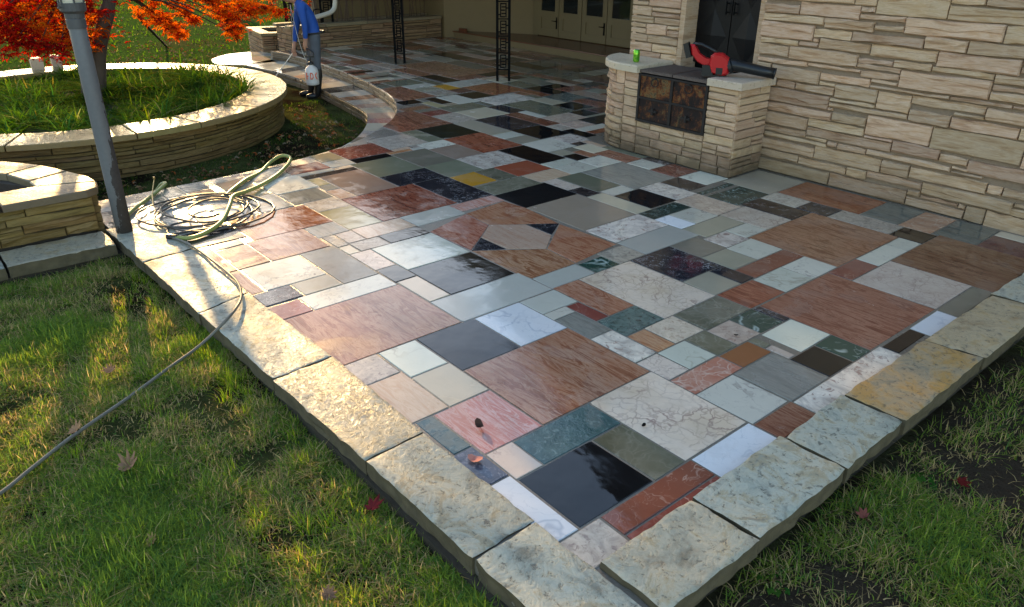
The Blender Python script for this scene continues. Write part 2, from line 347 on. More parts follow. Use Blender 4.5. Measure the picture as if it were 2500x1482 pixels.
# ================================================================ ground
def sstep(a, b, x):
    t = min(1, max(0, (x-a)/(b-a))); return t*t*(3-2*t)
def gz(x, y):
    h = -.30*(1-sstep(-6.3, -5.75, x)) - .130*sstep(-6.3, -5.75, x)
    h += .035*sstep(-15, -30, x)*0 - .05*sstep(-13, -18, x)
    n = noise.noise((x*.9, y*.9, 3.1))*.022 + noise.noise((x*3.1, y*3.1, 7.7))*.010
    return h+n
def axis(segs):
    out = []
    for a, b, st in segs:
        n = max(1, round((b-a)/st)); out += [a+(b-a)*i/n for i in range(n)]
    return out+[segs[-1][1]]
gxs = axis([(-130, -40, 6), (-40, -16, 1.0), (-16, -6.4, .25), (-6.4, 1.5, .12), (1.5, 40, 4)])
gys = axis([(-90, -12, 6), (-12, -2, .8), (-2, 7, .14), (7, 20, 1.0), (20, 110, 6)])
gv = [(x, y, gz(x, y)) for y in gys for x in gxs]; nx = len(gxs)
gf = [(j*nx+i, j*nx+i+1, (j+1)*nx+i+1, (j+1)*nx+i) for j in range(len(gys)-1) for i in range(nx-1)]
me = bpy.data.meshes.new('ground'); me.from_pydata(gv, [], gf); ground = tag(link('ground', me, MAT['ground'], smooth=True), kind='structure')

# ================================================================ patio
UP = [(-6.12, 1.13), (-6.62, 1.14), (-6.87, 1.26), (-6.87, 1.3), (-6.87, 1.38), (-6.87, 1.5), (-6.87, 1.66), (-6.872, 1.821), (-6.878, 1.982), (-6.885, 2.144), (-6.895, 2.306), (-6.909, 2.467), (-6.928, 2.626), (-6.951, 2.782), (-6.979, 2.937), (-7.006, 3.077), (-7.032, 3.202), (-7.057, 3.312), (-7.082, 3.407), (-7.114, 3.507), (-7.151, 3.611), (-7.195, 3.719), (-7.245, 3.831), (-7.294, 3.931), (-7.341, 4.019), (-7.387, 4.094), (-7.433, 4.156), (-7.48, 4.221), (-7.53, 4.289), (-7.582, 4.359), (-7.638, 4.431), (-7.691, 4.501), (-7.744, 4.567), (-7.795, 4.63), (-7.845, 4.69), (-7.9, 4.75), (-7.96, 4.81), (-8.025, 4.87), (-8.095, 4.93), (-8.171, 4.991), (-8.254, 5.054), (-8.342, 5.117), (-8.438, 5.183), (-8.541, 5.247), (-8.652, 5.311), (-8.771, 5.374), (-8.899, 5.436), (-9.049, 5.5), (-9.221, 5.565), (-9.416, 5.631), (-9.634, 5.699), (-9.862, 5.761), (-10.101, 5.819), (-10.35, 5.871), (-10.61, 5.919), (-10.883, 5.963), (-11.169, 6.002), (-11.469, 6.039), (-11.781, 6.071), (-12.109, 6.101), (-12.453, 6.127), (-12.812, 6.15), (-13.188, 6.17), (-13.5, 6.177), (-13.75, 6.171), (-13.938, 6.151), (-14.062, 6.119), (-14.156, 6.094), (-14.219, 6.078), (-14.25, 6.07)]
REG = [(-1.06, 1.17), (-6.1, 1.17), (-6.12, 1.13)]+UP[1:]+[(-14.2, 6.5), (-14.1, 9.9), (-13.86, 10.0), (-5.7, 10.0), (-5.7, 6.5), (-1.06, 6.5)]
BED = [(-1.10, 1.24), (-6.1, 1.21), (-6.12, 1.16)]+UP[1:]+[(-14.2, 6.5), (-14.1, 9.9), (-13.86, 10.02), (-5.7, 10.02), (-5.7, 6.5), (-1.10, 6.5)]
m = MB(); m.prism(BED[::-1] if sum(BED[i-1][0]*BED[i][1]-BED[i][0]*BED[i-1][1] for i in range(len(BED))) < 0 else BED, -.40, -.0030)
patio = tag(m.build('patio', MAT['grout']), kind='structure')
TILES = """BRP -2734 -2120 1987 2733
BRP* -3858 2305 -3858 1510 -3183 1510 -3183 2305
BR -2199 -1495 3849 4640
CRB -2109 -1532 2284 2733
K -1891 -1529 1642 2069
BRD -2027 -1356 5183 5951
BR -2921 -2210 4789 5670
CRB -3180 -2462 3267 3755
COR -2505 -2120 1641 1976
GN2 -2109 -1902 1796 2273
RDB -1518 -1394 1745 2301
CRV -2027 -1493 4651 5172
K -3172 -2745 1987 2381
GRL -3515 -3183 2316 3023
LAV -1484 -1346 3056 3920
K -4011 -3526 2478 2997
GRY -1823 -1495 3056 3403
OLM -1891 -1529 2080 2273
BRR -5622 -4946 2852 3566
WHL -1823 -1507 2744 3041
WHB* -1934 1630 -1934 1510 -1529 1510 -1529 1630
WHB -1521 -1360 2312 2733
PKO -2927 -2516 1515 1732
LV -1518 -1346 1510 1734
WHB -3168 -2745 2392 2733
TN -4475 -3806 3936 4521
BRR -5704 -5190 1900 2542
WHG -4495 -4022 2478 2999
BRP* -3532 3008 -3392 3034 -3394 3435 -3709 3455 -4017 3016
CRM -2849 -2516 1743 1976
WHL -4728 -4307 1613 2026
KV -3180 -2729 3766 4182
BRR -2663 -3410 6420 5942
GRD -4728 -4094 2037 2295
BR -5179 -4739 1836 2277
BRS* -3709 3466 -3394 3443 -3456 3914 -4027 3885
WHL -4083 -3869 1718 2296
PKO* -4181 3229 -3888 3238 -3717 3461 -3895 3675 -4191 3668 -4351 3443
WHG -3172 -2860 1743 1976
OLM -2451 -2215 3338 3763
GRY -4932 -4265 5017 5585
BRS* -4359 3448 -4049 3887 -4473 3926 -4725 3895 -4674 3458
RDV -1990 -1834 2744 3135
BRP -3180 -2697 3037 3256
BR -1496 -1349 2744 3045
WHG -1981 -1731 3533 3838
LAV -3795 -3480 3938 4535
GRL -3469 -3191 3941 4535
BRP* -4520 3001 -4034 3021 -4358 3437 -4673 3449
BRG -6328 -5633 3007 3427
SL* -2193 1630 -2193 1510 -1945 1510 -1945 1630
GRT -6534 -6105 1146 1594
RDB* -1383 2301 -1383 1745 -1340 1745 -1340 2301
K -4897 -4486 3927 4521
PKL -2109 -1902 1641 1785
GNS -2686 -2462 2924 3256
KV -5619 -4928 3577 3934
GRT -3910 -3421 5837 6404
BRR -2458 -2215 3774 4144
K -1720 -1495 3414 3650
LV -3172 -2938 1519 1724
LAV -2557 -2228 2744 2913
RDK -1765 -1371 5962 6284
GNG -1776 -2081 6420 5962
GN2 -2505 -2204 1536 1630
BRR -6775 -6058 4725 5247
OLG -6525 -5984 3438 3933
WHG -2215 -2001 2917 3136
BR* -8214 5266 -8214 5023 -8171 4991 -8095 4930 -8025 4870 -7960 4810 -7900 4750 -7845 4690 -7795 4630 -7744 4567 -7716 4532 -7347 4532 -7347 5266
PK -2451 -2226 3079 3327
KB -5615 -5298 1513 1889
OCH -5448 -4946 2553 2841
CRV -3364 -2932 5044 5385
GRD -1482 -1354 4641 5172
RDB -2621 -2464 4193 4778
WHG -2453 -2210 4155 4481
BRS -5152 -4739 1602 1825
BRP -11433 -9908 7051 7849
GNG -2346 -2652 6420 5948
GRL -3168 -2956 2744 3026
GRL -3381 -3191 3034 3422
LV -2788 -2292 5681 5931
LAV -6047 -5585 4363 4892
WHL -6534 -6086 2486 2874
GRY -2850 -2568 2744 2913
GRT -2718 -2469 3766 4035
CRV -2217 -2001 2744 2906
PK -3818 -3375 5025 5347
RST -1984 -1835 3146 3403
GN -1720 -1495 3661 3838
PK -2204 -1995 3331 3540
RDV -2092 -2335 6420 5942
PKO -4935 -4695 2558 2993
GRT -3350 -3127 4546 5033
KB -3410 -2932 5396 5670
GN -2204 -1992 3551 3768
GRL -4935 -4683 3004 3461
GRD -6581 -6021 3944 4348
OLM -2215 -1995 3147 3320
GNV -3729 -3421 5358 5826
WHB -1474 -1351 4272 4630
WHL -2453 -2210 4492 4778
OLM -5196 -4908 3944 4490
CRM -3892 -3526 2316 2467
K -4240 -3829 4733 5062
GRY -6155 -5726 2186 2475
K -6047 -5394 4903 5254
KV -5973 -5633 3438 3934
GRT -2898 -2632 4193 4467
WHL -2893 -2632 4478 4778
GRD -3180 -2909 4193 4485
KV* -4296 1755 -4296 1510 -4094 1510 -4094 1755
OLG -4932 -4417 4706 5006
RDB -7122 -6689 3519 4034
OLG -7822 -6931 6413 6903
GRT -4296 -4094 1766 2026
OLG -6010 -5585 3945 4352
WHL -2199 -2038 5026 5457
GRL* -6055 1715 -6055 1510 -5626 1510 -5626 1715
KG -7336 -6786 4745 5247
RDB -2199 -2038 4651 5015
BRS -2451 -2226 2924 3068
LV -7263 -6775 4045 4522
GRY -6064 -5741 2486 2841
KV -7319 -6645 5571 6031
RDB -4068 -3869 1512 1707
CRM -4369 -3811 4532 4722
RST -5574 -5207 4467 4892
K -1474 -1383 3931 4261
LAV -4254 -3829 5073 5347
PK -4495 -4154 2306 2467
LV -3410 -3191 3671 3930
GRL -6035 -5726 1906 2174
BR* -9730 6059 -9730 5725 -9634 5699 -9416 5631 -9221 5565 -9101 5520 -8819 5520 -8819 6059
K -6634 -6127 5571 6013
BRR -9134 -8396 6717 7326
BRG -6519 -6058 4359 4714
GRY -5179 -4928 2288 2542
WHL -3626 -3361 4728 5014
K -4684 -4506 2652 2991
WHL -6096 -5674 5265 5675
K -2281 -2038 5681 5931
GNV -3800 -3637 4546 5014
GRT -7319 -6602 5258 5560
LAV -8335 -7833 6329 7023
BRS* -5287 1591 -5287 1510 -4731 1510 -4731 1591
LV -5730 -5459 2553 2841
LAV -3116 -2904 4501 4764
GRT -6855 -6546 2486 2834
COR -4917 -4742 3472 3916
BRS* -4720 1595 -4720 1510 -4307 1510 -4307 1595
K -4143 -3903 2307 2467
LV -3410 -3081 5681 5923
WHG -4250 -3938 5622 5946
PKO -5196 -4943 4501 4902
YL -5574 -5233 3944 4224
RDB -6820 -6552 2848 3244
CRM -7825 -7342 5651 6143
GN -3362 -3191 3433 3660
RDB -4579 -4265 5596 5925
GRT -6735 -6426 2186 2454
RDB -2945 -2697 2924 3026
LV -6295 -6046 1906 2174
KV -3070 -2799 5681 5923
KV -2718 -2469 4046 4182
KB -4254 -3920 5358 5611
LV -4684 -4506 2404 2641
WHL -3116 -2932 4775 5033
OCH -6414 -6166 2186 2454
PKO -6615 -6306 1906 2114
WHL -5207 -4943 4913 5264
K -6556 -6247 6562 7147
GRY -5934 -5626 1726 1874
OLM -5574 -5213 4235 4456
WHL -5240 -4943 5275 5593
LV -7809 -7330 5277 5640
RDB -7331 -6550 6042 6262
PK -6920 -6567 6273 6757
WHB -3626 -3361 4546 4717
BR -5339 -4893 5604 5822
GRT -6254 -5705 9486 9934
OLG -8167 -7836 5614 6187
GRT -6254 -5945 1726 1874
OLM -10334 -9726 8986 9734
OLG -13635 -12726 7046 7655
WHL -2199 -2038 5468 5670
CRM -1489 -1765 6420 6295
CRM -6135 -5705 8686 9135
OLG -7336 -6786 4533 4734
RDK -7254 -6706 8966 9414
GRD -6254 -5705 8346 8674
WHL -9561 -9145 6682 7332
GNG -7888 -7448 7188 7660
GRT -6794 -6365 1606 1715
CRM -6574 -6265 1726 1874
KV* -4023 3020 -3890 3231 -4179 3222
LV -6874 -6626 1906 2114
GRD -9554 -8646 8626 8974
LAV -6109 -5785 5686 5997
PK -4917 -4695 2409 2547
WHL -8728 -8178 5989 6318
PKO -7894 -7187 7671 7952
WHL -6635 -6546 1146 1594
GNG -12715 -11806 7046 7494
KB -6815 -6265 8346 8674
CRV -4932 -4612 4532 4695
GRD -10334 -9426 8266 8615
KB -6444 -6339 2882 3427
WHL -4882 -4590 5596 5823
OCH -7045 -6762 3261 3508
PKO -6014 -5705 7886 8334
WHL -6764 -6530 4365 4714
KV* -3897 3683 -4039 3889 -4189 3676
WHL -2945 -2861 2744 2913
OLM -6695 -6146 8966 9294
GRT -6834 -6586 1726 1894
K -10474 -9566 8626 8974
GRD -11174 -10266 7865 8215
RDB -8135 -7586 9486 9934
OLG -10155 -9744 5977 6488
WHG -5383 -5218 4903 5264
K -7378 -6982 6914 7264
WHL -4406 -4251 4733 5006
GRT -5274 -5166 1606 1814
CRM -5655 -5345 5605 5834
BRD -11254 -10346 8266 8615
PKO -5903 -5633 2852 2996
K -8504 -7905 7385 7681
OLG -6014 -5705 6986 7315
GRT -6369 -6107 5258 5556
BR -7437 -6906 7292 7552
K -10279 -9572 6740 7040
PK -6539 -6242 6226 6551
BRR -6695 -6146 8686 8955
KV -7822 -7342 6154 6402
KV -2199 -1992 3779 3838
K -6671 -6536 3517 3933
GRT -7135 -6586 9486 9814
RDK -6615 -6066 7466 7674
GRD -6135 -5705 9146 9474
K -8733 -8341 6330 6706
CRV -1872 -1731 3414 3476
GRD -7574 -7146 9486 9934
OLG -9034 -8526 7386 7735
LV -4917 -4676 2306 2393
KB -4601 -4380 4532 4695
BR -11974 -11066 9346 9734
K -12174 -11266 8266 8615
GRL -6354 -6105 1606 1715
LV -7254 -6706 8686 8955
PK -7195 -6765 8025 8334
GRT -9135 -8526 7746 8035
PK -13754 -12846 8886 9334
KV -10935 -10486 8626 9234
CRM -6874 -6746 2186 2475
OLG -6754 -6326 8025 8295
GRT -7074 -6646 7685 7955
KB -9615 -9006 9606 9994
WHL -6231 -6066 6193 6646
CRM -7822 -7389 6914 7177
K -9354 -9006 8986 9594
GRT -11935 -11186 7865 8215
RDK -6635 -6326 7685 8014
K -9894 -9586 7586 8195
RDK -5955 -5705 7326 7655
BR -8215 -7906 7706 8155
OLM -14174 -13506 6466 6914
WHG -6591 -6380 5258 5556
BR -12354 -11846 6466 6914
LV -11834 -11086 6466 6735
OLG -5455 -4906 5845 5934
RDK -6235 -6066 6666 7115
LV -9154 -8806 6066 6414
GNV -3847 -3783 5358 5826
K -6255 -5867 6024 6182
GNG -6555 -6246 7166 7434
BRP -9894 -9586 7066 7574
GRD -11795 -11446 7046 7655
RDK -8635 -8086 8626 8894
RDB -8056 -7820 5277 5603
RDK -6895 -6646 7046 7375
BR -8635 -8086 8906 9174
CRM -4665 -4506 2306 2393
PKO -11854 -10946 8626 8875
PK -11715 -11106 6746 7035
KV -6315 -6066 7966 8295
BRD -9715 -9365 8986 9494
BRR -13254 -12806 8266 8875
K -6920 -6647 6762 7029
BR -8412 -8225 5164 5571
GRT -1475 -1346 6306 6414
K -5459 -5251 5278 5453
BR -11394 -10486 9746 9994
WHL -9733 -9478 6070 6505
BRD -8074 -7526 8626 8834
CRM -6574 -6265 9486 9814
CRM -9394 -9045 7386 7735
GRT -9455 -9166 6066 6414
OCH -6315 -6086 2886 2994
OLM -1984 -1883 3414 3472
LV -6539 -6266 6024 6215
OLM -9174 -8566 8406 8615
K -10474 -9726 9746 9994
LV -5854 -5705 6426 6754
KV -6695 -6146 9305 9474
OLM -6315 -6066 7685 7955
BRD -8854 -8306 8185 8394
GRT -12834 -11926 8886 9135
BRR -8374 -7906 7185 7375
GRD -12594 -11986 9346 9734
K -8749 -8337 5799 5978
K* -8808 5681 -8808 5392 -8771 5374 -8761 5368 -8578 5368 -8578 5681
BR -11094 -10646 6746 7035
RDB -7534 -7226 7966 8234
PK -6235 -6066 7126 7455
BRP -5514 -5265 5466 5594
OLG -13494 -12986 6466 6815
YL -9467 -9088 6436 6674
GRT -5655 -5466 5285 5455
GRL -6534 -6466 2886 3234
GRT -8994 -8646 8986 9334
GRT -7855 -7546 7966 8234
BRR -6055 -5926 6206 6535
PKO -7695 -7265 8846 9054
TN -12715 -12426 7506 8115
KB -4895 -4586 5845 5934
GRY -6074 -5926 2866 2994
GRL -6751 -6540 3255 3375
GRT -12974 -12365 6466 6715
GRT -8994 -8646 9346 9694
BRD -5955 -5705 7666 7875
GRL -6751 -6536 3386 3506
KB -13615 -13266 8266 8875
GRT -8394 -8146 9486 9934
WHL -7331 -6931 6273 6402
PKO -12314 -11966 7666 8115
BR -10255 -9906 7865 8195
PKO -12154 -11406 9746 9994
K -8474 -8226 7706 8035
BR -10635 -10286 6746 7035
RDK -9074 -8806 6426 6695
OCH -8567 -8178 5636 5779
BRP -7074 -6826 8346 8615
BRP -9314 -8865 8185 8394
K -7954 -7706 8846 9174
BRP -6874 -6626 7466 7674
OLM -6695 -6265 9826 9994
K -8254 -8006 8246 8554
PK -7395 -7086 8346 8554
OLG -12795 -12186 8266 8514
RDK -13535 -13086 7666 8014
GRD -7735 -7486 8246 8514
LV -8254 -7706 9186 9334
CRM -13994 -13646 7046 7494
PKO -5774 -5466 5845 5934
KB -8994 -8646 9705 9994
BRD -6055 -5926 6546 6815
BRD -14135 -13626 8266 8615
GRT -7135 -6706 9826 9994
BRP -13535 -12786 9746 9994
KB -6055 -5966 7326 7774
RDK -10694 -10346 9346 9694
BRP -13994 -13646 7506 7955
PK -8775 -8226 8046 8174
OLG -9394 -8786 8046 8174
GNG -7515 -7265 9066 9334
BRD -12974 -12365 6726 6914
TN -13734 -13226 9346 9694
GRT -10935 -10806 5966 6574
BRD -11054 -10705 9346 9694
GRD -5854 -5705 6765 6975
GRD -8215 -8066 5285 5555
KB -13795 -13186 6185 6375
KV -9394 -9146 7746 8035
PKO -12775 -12166 9746 9994
RDK -13215 -12606 9346 9594
OLM -13074 -12726 7666 8014
TN -12734 -12226 8626 8875
PKO -9574 -9426 7345 7795
KB -8574 -8406 9486 9934
LV -11955 -11446 7666 7854
BRS -6675 -6606 3946 4215
GRD -7515 -7265 8626 8834
BRR -9574 -9426 7806 8254
RDB -7994 -7746 8246 8455
K -11234 -11086 6006 6455
KB -14195 -13806 6185 6455
TN -8574 -8266 9186 9394
GRT -6635 -6566 6765 7215
BRR -12414 -11806 7506 7655
OLM -9834 -9486 6525 6674
BR* -14130 8875 -14135 8727 -14135 8626 -13626 8626 -13626 8875
GNG -8155 -7845 6206 6315
GRT -11194 -10946 8886 9234
OLM -10194 -9846 6525 6674
TN -10795 -10686 5945 6455
GRD -5655 -5525 5466 5594
LV -8554 -8306 8406 8615
KV -11554 -11205 8886 9135
PK -11074 -10946 6246 6695
CRM -10455 -10346 5886 6334
BRP -14115 -13766 8886 9234
PK -10554 -10205 6525 6674
PKO -11394 -10486 9246 9334
KB* -12814 6375 -12812 6150 -12743 6146 -12506 6146 -12506 6375
GNG -11914 -11566 8886 9135
K -13494 -12986 8025 8215
PKO -7695 -7526 9066 9334
RDB -12215 -11865 8626 8875
GNG* -13174 6375 -13174 6169 -13103 6166 -12826 6166 -12826 6375
KB -5774 -5666 5685 5834
PKO -6754 -6686 4045 4254
LV -14094 -13766 9246 9594
GRT -14014 -13506 8025 8215
RDB -11394 -11246 6025 6375
RDK* -12494 6375 -12494 6130 -12453 6127 -12435 6126 -12246 6126 -12246 6375
RDK -7175 -6906 7566 7674
BRP -10234 -10166 5845 6455
OLM -8095 -7845 7046 7174
PK -12314 -11406 9246 9334
CRM -14154 -14006 7406 8014
GRD -6055 -5926 6826 6975
BRD -13234 -12326 6386 6455
KV -12635 -11726 9146 9234
GRT -10554 -10466 5906 6354
PKO -13115 -12205 6926 6994
PK -7815 -7265 9346 9414
TN -8314 -8185 5785 5975
BR -8334 -8106 7046 7174
OLG* -11994 6295 -11994 6090 -11940 6086 -11766 6086 -11766 6295
PK -12974 -12226 8126 8215
BRR -14074 -13766 9606 9914
GRT -11574 -11406 6046 6295
KB -7175 -7086 7685 7955
CRM -13215 -12606 9606 9734
BR -10334 -10246 5865 6215
GRT* -12234 6295 -12234 6110 -12173 6105 -12006 6105 -12006 6295
KV -7435 -7186 7566 7655
GNG -11754 -11586 6066 6295
GRT -10795 -10566 6525 6674
BRP -10474 -10346 8986 9334
RDB -11074 -10946 5986 6235
TN -14174 -14006 7046 7395
BRP -13875 -13126 6926 6994
BRR -12795 -12186 8526 8615
KB -7475 -7226 8246 8334
PK -8254 -7826 9346 9414
GRL -6675 -6606 4226 4355
BR -10674 -10566 5926 6174
KB -10674 -10566 6185 6434
GRT -11715 -11205 9146 9234
BR -6635 -6566 7226 7434
CRM -11854 -11406 6306 6375
RDK -12054 -11606 6386 6455
OLM -9314 -9186 8406 8615
GRT -8074 -7966 8846 9054
RDK -9715 -9365 9506 9594
LV -10334 -10246 6226 6475
GRD -8795 -8586 5706 5774
KB -9715 -9626 9606 9954
GRT -13754 -13246 6386 6455
OLG -11594 -11246 6386 6455
PKO -11834 -11726 6746 6994
K -12775 -12326 9246 9334
PKO -13334 -12986 6826 6914
BRD -13734 -13546 9746 9994
RDK -12414 -12326 7666 8014
GRT -7475 -7406 8346 8554
GRD -9814 -9746 5746 5955
RDB -12194 -11846 6926 6994
GRT -10455 -10346 6345 6494
OLM -13635 -13546 7666 8014
GNG -9894 -9826 5765 5955
RDK -9394 -9326 8185 8434
PK -6055 -5966 7785 7875
OLM -9974 -9906 5785 5955
GNG -12215 -11966 8126 8215
RDB -12115 -11865 6306 6375
KV -10154 -10066 5826 5955
GRD -12314 -12066 6386 6455
PKO -8074 -7966 9066 9174
KB -12974 -12726 8025 8115
GRD -10054 -9986 5806 5955
OLM -10554 -10466 6365 6494
RDK -14174 -13886 6926 6994
BR -10935 -10806 6586 6674
OLM -9394 -9326 8446 8615
GRD* -14150 8195 -14154 8047 -14154 8025 -14026 8025 -14026 8195
TN -12834 -12646 9146 9234
BR -13494 -13346 6826 6914
GRT -12414 -12326 8025 8115"""
rest = MB(); rest_m = []
for i, l in enumerate(TILES.split('\n')):
    k, *v = l.split(); v = [int(q)/1000 for q in v]
    if k.endswith('*'): k = k[:-1]; poly = list(zip(v[::2], v[1::2]))
    else: poly = [(v[0], v[2]), (v[1], v[2]), (v[1], v[3]), (v[0], v[3])]
    if len(poly) == 4 and i < 240 and RND.random() < .30:      # a chipped corner
        q = RND.randrange(4); a, b, c = [Vector(poly[(q+k) % 4]) for k in (-1, 0, 1)]; e1, e2 = RND.uniform(.006, .026), RND.uniform(.006, .026)
        pts = [b+(a-b).normalized()*e1, b+((a-b).normalized()+(c-b).normalized())*RND.uniform(.001, .004), b+(c-b).normalized()*e2]; poly = poly[:q]+[tuple(v_) for v_ in pts]+poly[q+1:]
    poly = [(x+RND.uniform(-.0022, .0022), y+RND.uniform(-.0022, .0022)) for x, y in poly]
    cx_ = sum(p[0] for p in poly)/len(poly); cy_ = sum(p[1] for p in poly)/len(poly)
    w = hypot(poly[0][0]-cx_, poly[0][1]-cy_)
    if i < 298:
        m = MB(); m.prism(poly, -.012, RND.uniform(-.0008, .0018), RND.uniform(.0014, .003))
        o = m.build('tile', MAT[k], patio, (cx_, cy_, 0))
        o.rotation_euler = (RND.gauss(0, .0022)/max(.25, w*2), RND.gauss(0, .0022)/max(.25, w*2), 0)
    else:
        if k not in rest_m: rest_m.append(k)
        rest.mi = rest_m.index(k); rest.prism(poly, -.012, RND.uniform(-.0006, .0010), .0022)
o = rest.build('tile', [MAT[k] for k in rest_m], patio, (-10, 7, 0)); o['kind'] = 'stuff'

# kerb slabs: rough sandstone, each one its own stone
def rough_slab(name, mat, parent, corners, z1, th, amp=.010, edge=.012, nu=18, nv=8, seed=0):
    """corners a,b,c,d counter-clockwise; fine grid top with a chipped arris, separate rough sides"""
    a, b, c, d = [Vector((*p, 0)) for p in corners]; vs = []; fs = []
    lu, lv = (b-a).length, (d-a).length
    def axis_(n, L): return [0, .006/L, .018/L]+[.018/L+(1-.036/L)*k/n for k in range(1, n)]+[1-.018/L, 1-.006/L, 1]
    U, V_ = axis_(nu, lu), axis_(nv, lv); NU, NV = len(U), len(V_)
    for j, v in enumerate(V_):
        for i, u in enumerate(U):
            P = (a*(1-u)+b*u)*(1-v)+(d*(1-u)+c*u)*v; e = min(u*lu, (1-u)*lu, v*lv, (1-v)*lv)
            n = noise.noise((P.x*4+seed, P.y*4, seed))*.5+noise.noise((P.x*14, P.y*14+seed, seed))*.35+noise.noise((P.x*38, P.y*38, seed+3))*.2
            chip = max(0, noise.noise((P.x*16+seed, P.y*16, 8.0)))
            z = z1+n*amp-(.002+.013*chip)*math.exp(-e/.006)
            if e < .02:
                k = (edge*.9*noise.noise((P.x*9+seed, P.y*9, 4.0))+.3*edge*noise.noise((P.x*30, P.y*30+seed, 2.0)))*(1-e/.02)
                if u < .5 and u*lu < .02: P += (b-a).normalized()*k
                elif u > .5 and (1-u)*lu < .02: P -= (b-a).normalized()*k
                if v < .5 and v*lv < .02: P += (d-a).normalized()*k
                elif v > .5 and (1-v)*lv < .02: P -= (d-a).normalized()*k
            vs.append((P.x, P.y, z))
    for j in range(NV-1):
        for i in range(NU-1): q = j*NU+i; fs.append((q, q+1, q+NU+1, q+NU))
    nt = len(fs)
    ring = [i for i in range(NU)]+[j*NU+NU-1 for j in range(1, NV)]+[(NV-1)*NU+i for i in range(NU-2, -1, -1)]+[j*NU for j in range(NV-2, 0, -1)]
    n0 = len(vs); R = len(ring); ctr = (a+b+c+d)/4
    for lv_ in (0, .35, .7, 1.0):
        for q in ring:
            x, y, z = vs[q]; k = (noise.noise((x*12, y*12, seed+9+lv_*6))*.012-.002) if lv_ else 0; o = (Vector((x, y, 0))-ctr).normalized()*k; vs.append((x+o.x, y+o.y, z*(1-lv_)+(z1-th)*lv_))
    for l in range(3):
        for i in range(R): fs.append((n0+l*R+i, n0+(l+1)*R+i, n0+(l+1)*R+(i+1) % R, n0+l*R+(i+1) % R))
    m = MB(); m.add(vs, fs); o = m.build(name, [mat, MAT['kerb_edge']], parent, (ctr.x, ctr.y, z1)); o.data.polygons.foreach_set('material_index', [int(k >= nt) for k in range(len(fs))]); o.data.polygons.foreach_set('use_smooth', [k < nt for k in range(len(fs))]); return o
LJ = [(-6.10, -6.02, 1.12, 1.52), (-5.25, -5.30, 1.145, 1.51), (-4.245, -4.34, 1.165, 1.50), (-3.27, -3.295, 1.185, 1.53), (-2.40, -2.415, 1.215, 1.515), (-1.655, -1.66, 1.225, 1.525), (-1.035, -1.035, 1.235, 1.53)]
for i in range(len(LJ)-1):
    p, q = LJ[i], LJ[i+1]; g = .007
    rough_slab('kerb_slab', MAT['kerb'], patio, [(p[0]+g, p[2]), (q[0]-g, q[2]), (q[1]-g, q[3]), (p[1]+g, p[3])], .008, .085, .007, .009, 22, 9, i*3.7)
RJ = [(1.545, 1.55), (2.075, 2.09), (2.72, 2.73), (3.25, 3.265), (4.12, 4.175), (5.06, 5.08), (5.72, 5.72), (6.42, 6.42)]
for i in range(len(RJ)-1):
    p, q = RJ[i], RJ[i+1]; g = .007
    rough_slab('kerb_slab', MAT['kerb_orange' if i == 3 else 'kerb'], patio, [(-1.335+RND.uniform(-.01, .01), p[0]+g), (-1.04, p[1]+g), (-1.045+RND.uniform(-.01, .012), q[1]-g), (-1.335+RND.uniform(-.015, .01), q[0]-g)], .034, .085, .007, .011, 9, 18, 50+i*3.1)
for i, (a, b) in enumerate([(1.095, .42), (.405, -.30), (-.315, -1.1)]):
    rough_slab('kerb_slab', MAT['kerb'], patio, [(-6.08, b), (-5.745, b), (-5.735, a), (-6.08, a)], .004, .085, .012, .010, 9, 16, 90+i*2.3)
m = MB(); m.box((-6.06, 1.20, -.36), (-1.10, 1.50, -.078)); m.box((-1.32, 1.26, -.36), (-1.075, 6.4, -.052)); m.box((-6.06, -1.1, -.36), (-5.765, 1.15, -.082)); m.build('kerb_footing', MAT['kerb_side'], patio)

# ================================================================ split-face stones laid on any surface map(u, v, depth)
BATCH = None
def surf_stone(parent, mat, mp, u0, u1, v0, v1, seg=2, bulge=.006, depth=.05, jit=.004, name='stone', ch=.006):
    us = [u0, u0+ch]+[u0+ch+(u1-u0-2*ch)*k/seg for k in range(1, seg)]+[u1-ch, u1]; vsl = [v0, v0+ch, v1-ch, v1]; nu = len(us)
    ledge_ = v1-v0 > .048 and bulge > .0045
    if ledge_: vm = v0+(v1-v0)*RND.uniform(.3, .7); vsl = [v0, v0+ch, vm, vm+.005, v1-ch, v1]; up_ = RND.uniform(-1.2, .9)*bulge
    P = []; b0 = RND.uniform(-.3, 1)*bulge; nv = len(vsl)
    vw = [RND.uniform(-1, 1)*(v1-v0)*.12 for _ in us]
    for j, v in enumerate(vsl):
        for i, u in enumerate(us):
            edge = i in (0, nu-1) or j in (0, nv-1)
            d = (-ch if edge else b0+RND.uniform(-1, 1)*bulge*.5+(up_ if ledge_ and j >= 3 else 0))
            vj = v+(RND.uniform(-jit, jit) if 0 < i < nu-1 else RND.uniform(-jit, jit)*.4)+(vw[i] if ledge_ and j in (2, 3) else 0); P.append(mp(u, vj, d))
    F = [(j*nu+i, j*nu+i+1, (j+1)*nu+i+1, (j+1)*nu+i) for j in range(nv-1) for i in range(nu-1)]
    ring = [i for i in range(nu)]+[j*nu+nu-1 for j in range(1, nv)]+[(nv-1)*nu+i for i in range(nu-2, -1, -1)]+[j*nu for j in range(nv-2, 0, -1)]; n0 = len(P); R = len(ring)
    uv = [(us[q % nu], vsl[q//nu]) for q in ring]
    P += [mp(u, v, -depth) for u, v in uv]
    F += [(ring[i], n0+i, n0+(i+1) % R, ring[(i+1) % R]) for i in range(R)]
    if BATCH is not None: BATCH.add(P, F); return
    m = MB(); m.add(P, F); c = mp((u0+u1)/2, (v0+v1)/2, 0)
    return m.build(name, mat, parent, c)
